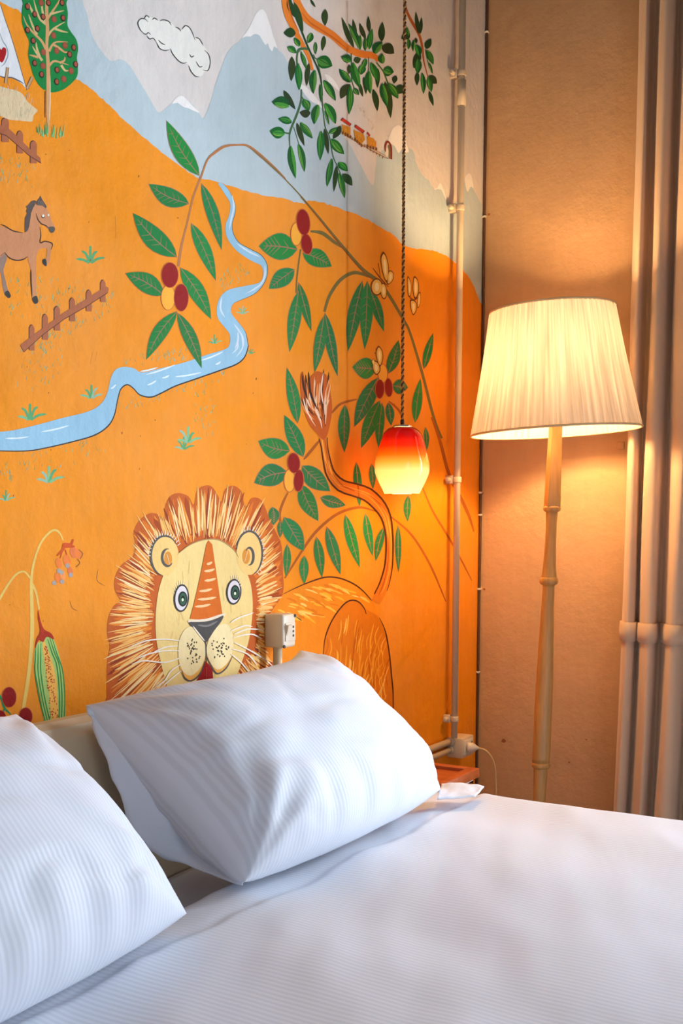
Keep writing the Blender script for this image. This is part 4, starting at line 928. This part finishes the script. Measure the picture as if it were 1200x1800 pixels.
for a in (0, 120, 240): mb.tube([c, c + Vector((math.cos(R(a))*rt_*.98, math.sin(R(a))*rt_*.98, .012))], .002, 6)
mb.build('spider', m_metal, lampo, True)
zn = zpx(748); MB().lathe([(zn - .004, .012), (zn, .024), (zn + .005, .024), (zn + .01, .012), (zn + .05, .012)], ax, 20).build('lamp_holder', m_wood, lampo, True)
MB().tube([ax(zn + .06), axs(zst - .02)], .003, 8).build('rod', m_metal, lampo, True)
def glow(name, col, strength):
    m = bpy.data.materials.new(name); m.use_nodes = True; b = m.node_tree.nodes['Principled BSDF']
    b.inputs['Base Color'].default_value = col; b.inputs['Emission Color'].default_value = col; b.inputs['Emission Strength'].default_value = strength
    return m
zbul = zn + .125
bc = ax(zbul) + Vector((.012, -.006, 0))
MB().lathe([(-.05, .012), (-.03, .018), (-.01, .028), (.01, .03), (.025, .024), (.034, .01)], lambda t: bc + Vector((0, 0, t)), 20).build('bulb', glow('lamp_bulb', (1, .78, .42, 1), 3), lampo, True)
bpy.data.objects['bulb'].visible_shadow = True
ld = bpy.data.lights.new('floor_lamp_light', 'POINT'); ld.energy = LAMP_W; ld.color = (1.0, .62, .28); ld.shadow_soft_size = .05
lo = bpy.data.objects.new('floor_lamp_light', ld); COL.objects.link(lo); lo.location = axs((zsb + zst)/2 - .005)

# ================================================================== PENDANT LAMP
PD = 0.127
pcn = on_x(706.5, 810, PD)                                  # centre line
def pz(py): return on_x(706.5, py, PD).z
def pr(w): return w/2*((pcn - CAM).dot(_fw))/F_PX
pend = empty('pendant_lamp', (pcn.x, pcn.y, pz(750)), 'lit glass pendant lamp shading from red to cream on a twisted cord', 'lamp')
def pend_mat(z0, z1):
    m = bpy.data.materials.new('pendant_glass'); m.use_nodes = True; nt = m.node_tree; L = nt.links.new
    nt.nodes.remove(nt.nodes['Principled BSDF']); out = nt.nodes['Material Output']
    tc = nt.nodes.new('ShaderNodeTexCoord'); sp = nt.nodes.new('ShaderNodeSeparateXYZ'); L(tc.outputs['Object'], sp.inputs[0])
    mr = nt.nodes.new('ShaderNodeMapRange'); mr.inputs['From Min'].default_value = z0; mr.inputs['From Max'].default_value = z1; L(sp.outputs['Z'], mr.inputs['Value'])
    cr = nt.nodes.new('ShaderNodeValToRGB'); L(mr.outputs[0], cr.inputs[0]); e = cr.color_ramp.elements
    e[0].position = 0; e[0].color = rgb(255, 228, 178); e[1].position = 1; e[1].color = rgb(110, 0, 6)
    for p, c in ((.34, rgb(255, 222, 168)), (.46, rgb(255, 176, 84)), (.58, rgb(255, 112, 12)), (.72, rgb(236, 44, 4)), (.86, rgb(176, 8, 6))):
        k = e.new(p); k.color = c
    t = nt.nodes.new('ShaderNodeBsdfTranslucent'); d = nt.nodes.new('ShaderNodeBsdfDiffuse'); g = nt.nodes.new('ShaderNodeBsdfGlossy'); g.inputs['Roughness'].default_value = .06
    L(cr.outputs[0], t.inputs['Color']); L(cr.outputs[0], d.inputs['Color'])
    m1 = nt.nodes.new('ShaderNodeMixShader'); m1.inputs[0].default_value = .32; L(d.outputs[0], m1.inputs[1]); L(t.outputs[0], m1.inputs[2])
    fr = nt.nodes.new('ShaderNodeFresnel'); fr.inputs[0].default_value = 1.5
    m2 = nt.nodes.new('ShaderNodeMixShader'); L(fr.outputs[0], m2.inputs[0]); L(m1.outputs[0], m2.inputs[1]); L(g.outputs[0], m2.inputs[2]); L(m2.outputs[0], out.inputs['Surface'])
    return m
prof = [(752,44),(756,56),(764,68),(780,78),(800,90),(812,96),(822,97),(832,95),(846,84),(858,72),(868,62)]
pp = [(v.x, v.y) for v in catmull([(pz(a), pr(b), 0) for a, b in prof], 6)]
zr = pz(750)
MB().lathe(pp, lambda t: Vector((pcn.x, pcn.y, t)), 48, cap=False).build('shade', pend_mat(pz(868) - zr, pz(752) - zr), pend, True)
MB().lathe([(pz(753), pr(30)), (pz(752), pr(34)), (pz(749), pr(34)), (pz(747), pr(26)), (pz(746), pr(8))], lambda t: Vector((pcn.x, pcn.y, t)), 32).build('cap', mat('chrome', rgb(220, 214, 206), .25, metal=1.0), pend, True)
MB().lathe([(pz(748), pr(7)), (pz(739), pr(7)), (pz(737), pr(4))], lambda t: Vector((pcn.x, pcn.y, t)), 16).build('cord_grip', mat('black_plastic', rgb(30, 22, 18), .4), pend, True)
z0 = pz(739); z1 = RZ
for k in (0, 1):
    pts = []; nturn = int((z1 - z0)/.0155); N_ = nturn*8
    for i in range(N_ + 1):
        a = 2*math.pi*i/8 + math.pi*k; pts.append((pcn.x + .0024*math.cos(a), pcn.y + .0024*math.sin(a), z0 + (z1 - z0)*i/N_))
    MB().tube(pts, .0021, 5).build('cord_strand', mat('cord_gold', rgb(190, 140, 70), .7) if k else mat('cord_brown', rgb(84, 52, 26), .7), pend, True)
MB().lathe([(RZ - .05, .01), (RZ - .045, .03), (RZ - .01, .045), (RZ - .001, .047)], lambda t: Vector((pcn.x, pcn.y, t)), 24).build('ceiling_rose', mat('chrome', None), pend, True)
zb2 = pz(822)
MB().lathe([(.05, .013), (.02, .014), (0, .02), (-.018, .022), (-.032, .016), (-.038, .005)], lambda t: Vector((pcn.x, pcn.y, zb2 + t)), 20).build('bulb', glow('pendant_bulb', (1, .74, .4, 1), 5), pend, True)
pd = bpy.data.lights.new('pendant_light', 'POINT'); pd.energy = PEND_W; pd.color = (1.0, .60, .24); pd.shadow_soft_size = .03
po = bpy.data.objects.new('pendant_light', pd); COL.objects.link(po); po.location = (pcn.x, pcn.y, zb2 - .045)

# ================================================================== BED
HBZ = on_x(430, 1195, .06).z                                # top of the headboard
BY0, BY1 = -2.66, on_z(1000, 1412, .57).y                   # left and right side of the bed
BEDZ = 0.55
m_head = mat('headboard_cream', rgb(206, 186, 156), .5, .05, 4, .05, 50)
bed = empty('bed', (0.05, (BY0 + BY1)/2, 0), 'double bed with a smooth cream headboard under the mural', 'bed')
pr_ = [(0.05, .25), (0.05, HBZ - .025), (0.055, HBZ - .01), (0.065, HBZ), (0.085, HBZ), (0.098, HBZ - .01), (0.106, HBZ - .03), (0.109, HBZ - .12), (0.109, .25)]
hy1 = on_x(505, 1195, .06).y
vs = [(x, y, z) for y in (BY0 - .03, hy1) for (x, z) in pr_]; k = len(pr_)
MB().add(vs, [tuple(range(k)), tuple(reversed(range(k, 2*k)))] + [(i, i + k, (i+1) % k + k, (i+1) % k) for i in range(k)]).build('headboard', m_head, bed)
MB().box((.11, BY0 + .03, .2), (2.1, BY1 - .06, .3)).build('bed_frame', m_head, bed, bevel=.01)
MB().box((.11, BY0 + .03, .3), (2.08, BY1 - .05, .505)).build('mattress', mat('mattress_white', rgb(226, 226, 230), .8), bed, bevel=.04, seg=4)
for (x, y) in ((.16, BY0 + .08), (.16, BY1 - .12), (2.0, BY0 + .08), (2.0, BY1 - .12)): MB().box((x, y, 0), (x + .05, y + .05, .21)).build('leg', m_head, bed)

WHITE = rgb(222, 229, 243)
m_duvet = cloth_mat('duvet_stripe', WHITE, .72, .0105, .11, .12)
m_pill = cloth_mat('pillow_stripe', WHITE, .72, .0095, .09, .18)
m_sheet = cloth_mat('sheet_white', WHITE, .75, None, 0, .3)
def nz(x, y, z=0, s=1.0): return noise.noise(Vector((x*s, y*s, z)))
def cloth_grid(name, m, nu, nv, fn, label, cat, uvf, thick=0.0, group=None):
    vs = [Vector(fn(i/nu, j/nv)) for j in range(nv + 1) for i in range(nu + 1)]
    uv = [uvf(i/nu, j/nv) for j in range(nv + 1) for i in range(nu + 1)]
    fs = [(j*(nu+1) + i, j*(nu+1) + i + 1, (j+1)*(nu+1) + i + 1, (j+1)*(nu+1) + i) for j in range(nv) for i in range(nu)]
    o = MB().add(vs, fs).build(name, m, None, True, uvs=uv)
    if thick:
        md = o.modifiers.new('thickness', 'SOLIDIFY'); md.thickness = thick; md.offset = -1
    return tag(o, label, cat, group)
# fitted sheet over the mattress head end
def sheet_fn(u, v):
    x = .115 + .5*u; y = BY0 + .02 + (BY1 - .03 - BY0 - .02)*v
    z = .513 + .006*nz(x*6, y*5, 2) + .004*nz(x*30, y*12, 5)
    e = min(y - BY0, BY1 - y); 
    if e < .06: z -= .05*(1 - e/.06)**2
    return (x, y, z)
fs_ = cloth_grid('fitted_sheet', m_sheet, 40, 90, sheet_fn, None, None, lambda u, v: (v*1.7, u*.5), .004)
fs_.parent = bed; fs_.location = -Vector(bed.location)
# duvet: flat top, rounded and hanging over both sides
DX0, DX1 = 0.31, 2.14
def duvet_fn(u, v):
    x = DX0 + (DX1 - DX0)*u
    half = (BY1 - BY0)/2 + .015; yc = (BY0 + BY1)/2; rad = .05; drop = .26
    flat = half - rad; arc = math.pi/2*rad; tot = flat + arc + drop
    s = (v*2 - 1)*tot; a = abs(s); sg = 1 if s > 0 else -1
    if a < flat: y, z = a, 0
    elif a < flat + arc: w = (a - flat)/rad; y, z = flat + rad*math.sin(w), -rad*(1 - math.cos(w))
    else: y, z = half + .01*(a - flat - arc)/drop, -rad - (a - flat - arc)
    yy = yc + sg*y
    wr = .010*nz(x*2.2, yy*2.0, 3) + .005*nz(x*3 + yy*5, yy*1.5 - x*4, 9) + .0025*nz(x*14 + yy*6, yy*5, 1)
    # diagonal soft folds across the top
    wr += .0045*math.sin(9*(x*.8 + yy*1.2) + 2*nz(x*2, yy*2, 7))
    top = BEDZ + .022 + wr*(1 if a < flat else .4)
    # rolled edge at the pillow end
    ed = (x - DX0)
    if ed < .03: top += -.018*(1 - ed/.03)**2
    top += .006*math.exp(-((ed - .1)/.05)**2)
    # edge of the folded-back hem in front of the pillows
    e2 = ed - (.135 + .012*nz(yy*5, 1, 6) + .004*nz(yy*24, 1, 6))
    top -= .009/(1 + math.exp(min(60, max(-60, e2/.004))))
    zz = top + z
    if a > flat + arc: yy += sg*.012*math.sin(x*11 + 1.5*sg)
    xx = x + (.012*nz(yy*4, 0, 8) + .006*nz(yy*17, 3, 8)) * (1 - u)
    return (xx, yy, zz)
cloth_grid('duvet', m_duvet, 300, 200, duvet_fn, 'white striped duvet spread over the bed', 'duvet', lambda u, v: (v*2.3, u*1.8), .012)

def pillow(name, BL, BR, TR, TL, thick, label, seed, sag=(.03, .03, .02, .02), up=(0, 0, 0)):
    """corner-defined pillow: bottom edge BL-BR rests on the bed, top edge TL-TR leans on the headboard"""
    BL, BR, TR, TL = map(Vector, (BL, BR, TR, TL))
    nrm = (BR - BL).cross(TL - BL).normalized()
    if nrm.x < 0: nrm = -nrm
    n = 64; vs = []; uv = []; fs = []
    W_ = (BR - BL).length; H_ = (TL - BL).length
    for side in (1, -1):
        for j in range(n + 1):
            for i in range(n + 1):
                s, t = i/n, j/n
                # finer sampling towards the edges
                s = .5 - .5*math.cos(math.pi*s) if True else s; t = .5 - .5*math.cos(math.pi*t)
                p = BL*(1-s)*(1-t) + BR*s*(1-t) + TR*s*t + TL*(1-s)*t
                a, b = 2*s - 1, 2*t - 1
                # edges drawn in between the corners
                ex = (BR - BL).normalized(); ey = (TL - BL).normalized()
                p += ey*(sag[0]*(1 - a*a)*max(0, -b)**3) - ey*(sag[2]*(1 - a*a)*max(0, b)**3)
                p += ex*(sag[3]*(1 - b*b)*max(0, -a)**3) - ex*(sag[1]*(1 - b*b)*max(0, a)**3)
                prof_ = ((1 - abs(a)**(4.5 if a < 0 else 2.6))*(1 - abs(b)**(3.2 if b < 0 else 2.2)))
                prof_ = max(prof_, 0)**.5
                h_ = thick*prof_*(.5 if side > 0 else .42)
                edge = 1 - prof_
                # wrinkles: radial from the corners, stronger near the seams
                wr = .010*nz(s*2.6, t*2.6, seed) + .004*nz(s*9 + t*3, t*7, seed + 5) - .004*max(0, 1 - abs(nz(s*4 + t*1.5, t*3 - s, seed + 2))*7)
                for (cs, ct) in ((0, 0), (1, 0), (0, 1), (1, 1)):
                    dx, dy = (s - cs)*W_, (t - ct)*H_; rr_ = math.hypot(dx, dy); an = math.atan2(abs(dy), abs(dx) + 1e-6)
                    wr += .005*math.sin(an*13 + seed + cs*2 + ct)*math.exp(-((rr_ - .12)/.085)**2)
                wr += .016*nz(s*13, t*2.4, seed + 11)*math.exp(-((t - .06)/.16)**2) + .009*nz(s*2.4, t*9, seed + 13)*math.exp(-((s - .05)/.18)**2)
                h_ += wr*min(1, prof_*1.6)
                p = p + nrm*(h_ if side > 0 else -h_)
                p.z = max(p.z, BEDZ + .038 + .004*nz(s*6, t*6, seed))
                p.x = max(p.x, .112)
                vs.append(p); uv.append((s*W_, t*H_))
    q = (n + 1)*(n + 1)
    for side in (0, 1):
        for j in range(n):
            for i in range(n):
                f = [j*(n+1) + i, j*(n+1) + i + 1, (j+1)*(n+1) + i + 1, (j+1)*(n+1) + i]
                f = [k_ + side*q for k_ in f]
                fs.append(tuple(f if side == 0 else f[::-1]))
    root = empty(name, (BL + BR)/2, label, 'pillow', 'pillows on the bed')
    o = MB().add(vs, fs).build('pillowcase', m_pill, root, True, uvs=uv)
    bm = bmesh.new(); bm.from_mesh(o.data); bmesh.ops.remove_doubles(bm, verts=bm.verts, dist=.0004); bmesh.ops.recalc_face_normals(bm, faces=bm.faces); bm.to_mesh(o.data); bm.free()
    for p in o.data.polygons: p.use_smooth = True
    return root, nrm
PB = .60
pBL = on_z(430, 1550, PB); pBR = on_z(774, 1388, PB); pTR = on_x(528, 1143, .15); pTL = on_x(150, 1240, .13)
pil, nrm = pillow('pillow', pBL, pBR, pTR, pTL, .29, 'plump white striped pillow under the lion leaning on the headboard', 3.0, (-.02, .012, .055, .02))
# loose flap of the pillowcase along its left edge
def flap(path_a, path_b, parent, name='pillowcase_flap', th=.004):
    A = catmull(path_a, 8); B = catmull(path_b, 8); n = len(A)
    vs = []; uv = []; fs = []; m = 6
    for i in range(n):
        for j in range(m + 1):
            t = j/m; p = A[i]*(1-t) + B[i]*t; p = p + Vector((.006*nz(i*.35, t*2, 4), 0, .006*nz(i*.3, t*2, 9))); vs.append(p); uv.append((i*.02, t*.1))
    for i in range(n - 1):
        for j in range(m): fs.append((i*(m+1) + j, i*(m+1) + j + 1, (i+1)*(m+1) + j + 1, (i+1)*(m+1) + j))
    o = MB().add(vs, fs).build(name, m_sheet, parent, True, uvs=uv)
    md = o.modifiers.new('thickness', 'SOLIDIFY'); md.thickness = th; md.offset = 0
    return o
flap([on_x(152, 1243, .135), on_x(168, 1290, .14), on_x(200, 1370, .17), on_x(246, 1480, .20), on_x(330, 1522, .26), on_z(425, 1556, .585)],
     [on_x(175, 1250, .14), on_x(205, 1300, .17), on_x(250, 1370, .20), on_x(300, 1440, .24), on_x(360, 1500, .28), on_z(440, 1540, .60)], pil)
# left pillow
lBR = on_z(328, 1606, .60); lTR = on_x(28, 1255, .15)
lBL = lBR + Vector((.03, -.74, .0)); lTL = lTR + Vector((.0, -.66, -.01))
pil2, _ = pillow('pillow', lBL, lBR, lTR, lTL, .28, 'white striped pillow at the near side of the bed, cut off by the picture edge', 8.0, (-.02, .03, .03, .02))
# turned back sheet end sticking out beyond the right pillow
def turn_fn(u, v):
    a = on_z(776, 1380, .598); b = on_z(850, 1384, .596); c = on_z(834, 1402, .588); d = on_z(768, 1406, .592)
    p = a*(1-u)*(1-v) + b*u*(1-v) + c*u*v + d*(1-u)*v
    return p + Vector((0, 0, .004*math.sin(math.pi*u*1.1)*(1 - v) + .004*nz(u*4, v*3, 2)))
cloth_grid('sheet_end', m_sheet, 24, 10, turn_fn, 'turned back end of the white sheet sticking out beside the right pillow', 'sheet', lambda u, v: (u*.3, v*.1), .004)

# ================================================================== BEDSIDE TABLE
NZ = .565
nc = on_z(843, 1350, NZ); nf = on_z(795, 1371, NZ)
m_nw = mat('bedside_wood', rgb(176, 88, 40), .35, .18, 5, .05, 40, stretch=(2, 12, 12))
m_nwhite = mat('bedside_white', rgb(214, 206, 196), .5, .06, 9)
ny1 = nc.y; ny0 = BY1 + .045; nx1 = nc.x; nx0 = .012
nt_ = empty('bedside_table', ((nx0 + nx1)/2, (ny0 + ny1)/2, 0), 'small brown wooden bedside table below the corner socket', 'table')
MB().box((nx0 + .02, ny0 + .02, NZ - .022), (nx1 - .02, ny1 - .02, NZ - .008)).build('top_panel', m_nw, nt_)
for (a, b) in (((nx0, ny0, NZ - .024), (nx0 + .03, ny1, NZ)), ((nx1 - .03, ny0, NZ - .024), (nx1, ny1, NZ)), ((nx0 + .03, ny0, NZ - .024), (nx1 - .03, ny0 + .03, NZ)), ((nx0 + .03, ny1 - .03, NZ - .024), (nx1 - .03, ny1, NZ))):
    MB().box(a, b).build('top_rail', m_nw, nt_, bevel=.002)
MB().box((nx0 + .01, ny0 + .01, NZ - .085), (nx1 - .012, ny1 - .012, NZ - .026)).build('apron', m_nwhite, nt_, bevel=.002)
MB().box((nx1 - .013, ny0 + .03, NZ - .078), (nx1 - .006, ny1 - .03, NZ - .034)).build('drawer_front', m_nw, nt_, bevel=.002)
for (x, y) in ((nx0 + .012, ny0 + .012), (nx1 - .042, ny0 + .012), (nx0 + .012, ny1 - .042), (nx1 - .042, ny1 - .042)):
    MB().box((x, y, 0), (x + .03, y + .03, NZ - .03)).build('leg', m_nwhite, nt_, bevel=.002)

# ================================================================== CURTAIN
m_cur = cloth_mat('linen_curtain', rgb(206, 178, 150), .85, None, 0, .15, .3)
def xat(px, y): return on_y(px, 900, y).x
ref = [(1098,-0.055),(1099,-0.086),(1103,-0.1108),(1110,-0.117),(1117,-0.1046),(1121,-0.0736),(1125,-0.055),(1129,-0.0736),(1131,-0.1108),(1137,-0.1294),(1147,-0.1325),(1155,-0.117),(1159,-0.0798),(1164,-0.0643),(1169,-0.0674),(1173,-0.0922),(1176,-0.1232),(1186,-0.1418),(1198,-0.1387),(1207,-0.1108),(1213,-0.0736),(1220,-0.0674),(1227,-0.0922),(1235,-0.1294),(1250,-0.1356),(1262,-0.1108),(1270,-0.0674),(1280,-0.0736),(1290,-0.1232),(1310,-0.1356),(1325,-0.0984),(1335,-0.0674),(1350,-0.1108),(1370,-0.1356),(1390,-0.086),(1400,-.075),(1415,-.13),(1440,-.15),(1455,-.08),(1470,-.08),(1485,-.16),(1510,-.18),(1525,-.09),(1540,-.1),(1555,-.18),(1580,-.2),(1600,-.19),(1612,-.1)]  # last folds, out of view, added to keep door daylight off the mural corner
prof_c = catmull([(xat(a, b), b, 0) for a, b in ref], 5)
czb = on_y(1110, 1130, -.13).z; czt = on_y(1110, 1095, -.13).z
def curtain_pt(i, z, out=0.0):
    p = prof_c[i]; a = prof_c[max(i-1, 0)]; b = prof_c[min(i+1, len(prof_c)-1)]
    t = (b - a).normalized(); nn_ = Vector((t.y, -t.x, 0))
    k = 1.0 + .10*nz(z*1.3, i*.08, 3) + (.12 if z < czb else 0)*((czb - z)/.9)
    x = p.x + .012*nz(i*.07, z*1.1, 5) + (-.02*((czb - z)/.9)**1.5 if z < czb else 0)
    y = min(p.y*k, -.012)
    return Vector((x, y, z)) + nn_*out
cur = empty('curtain', (prof_c[0].x, -.08, 0), 'beige linen curtain hanging in deep folds beside the floor lamp', 'curtain')
zs = [.03 + (3.105 - .03)*j/60 for j in range(61)]
vs = [curtain_pt(i, z) for z in zs for i in range(len(prof_c))]; k = len(prof_c)
o = MB().add(vs, [(j*k + i, j*k + i + 1, (j+1)*k + i + 1, (j+1)*k + i) for j in range(60) for i in range(k - 1)]).build('cloth', m_cur, cur, True)
md = o.modifiers.new('thickness', 'SOLIDIFY'); md.thickness = .003
zs = [czb, czb + .002, (czb + czt)/2, czt - .002, czt]; of = [.001, .006, .0075, .006, .001]
vs = [curtain_pt(i, z, of[q]) for q, z in enumerate(zs) for i in range(k)]
MB().add(vs, [(j*k + i, j*k + i + 1, (j+1)*k + i + 1, (j+1)*k + i) for j in range(4) for i in range(k - 1)]).build('band', m_cur, cur, True)
rod = empty('curtain_rod', (prof_c[0].x, -.09, 3.15), 'dark metal curtain rod above the beige curtain', 'curtain rod')
MB().tube([(prof_c[0].x - .08, -.09, 3.15), (prof_c[-1].x + .9, -.09, 3.15)], .012, 14).build('rod', mat('iron', rgb(60, 54, 50), .5, metal=.8), rod, True)
for x in (prof_c[0].x - .02, prof_c[-1].x + .8): MB().box((x - .01, -.1, 3.13), (x + .01, 0, 3.17)).build('bracket', mat('iron', None), rod)
for i in range(0, k, 10):
    p = prof_c[i]; c = Vector((p.x, -.09, 3.138))
    MB().tube([c + Vector((0, .02*math.cos(a), .02*math.sin(a))) for a in [2*math.pi*q/16 for q in range(17)]], .002, 6, False).build('ring', mat('iron', None), rod, True)
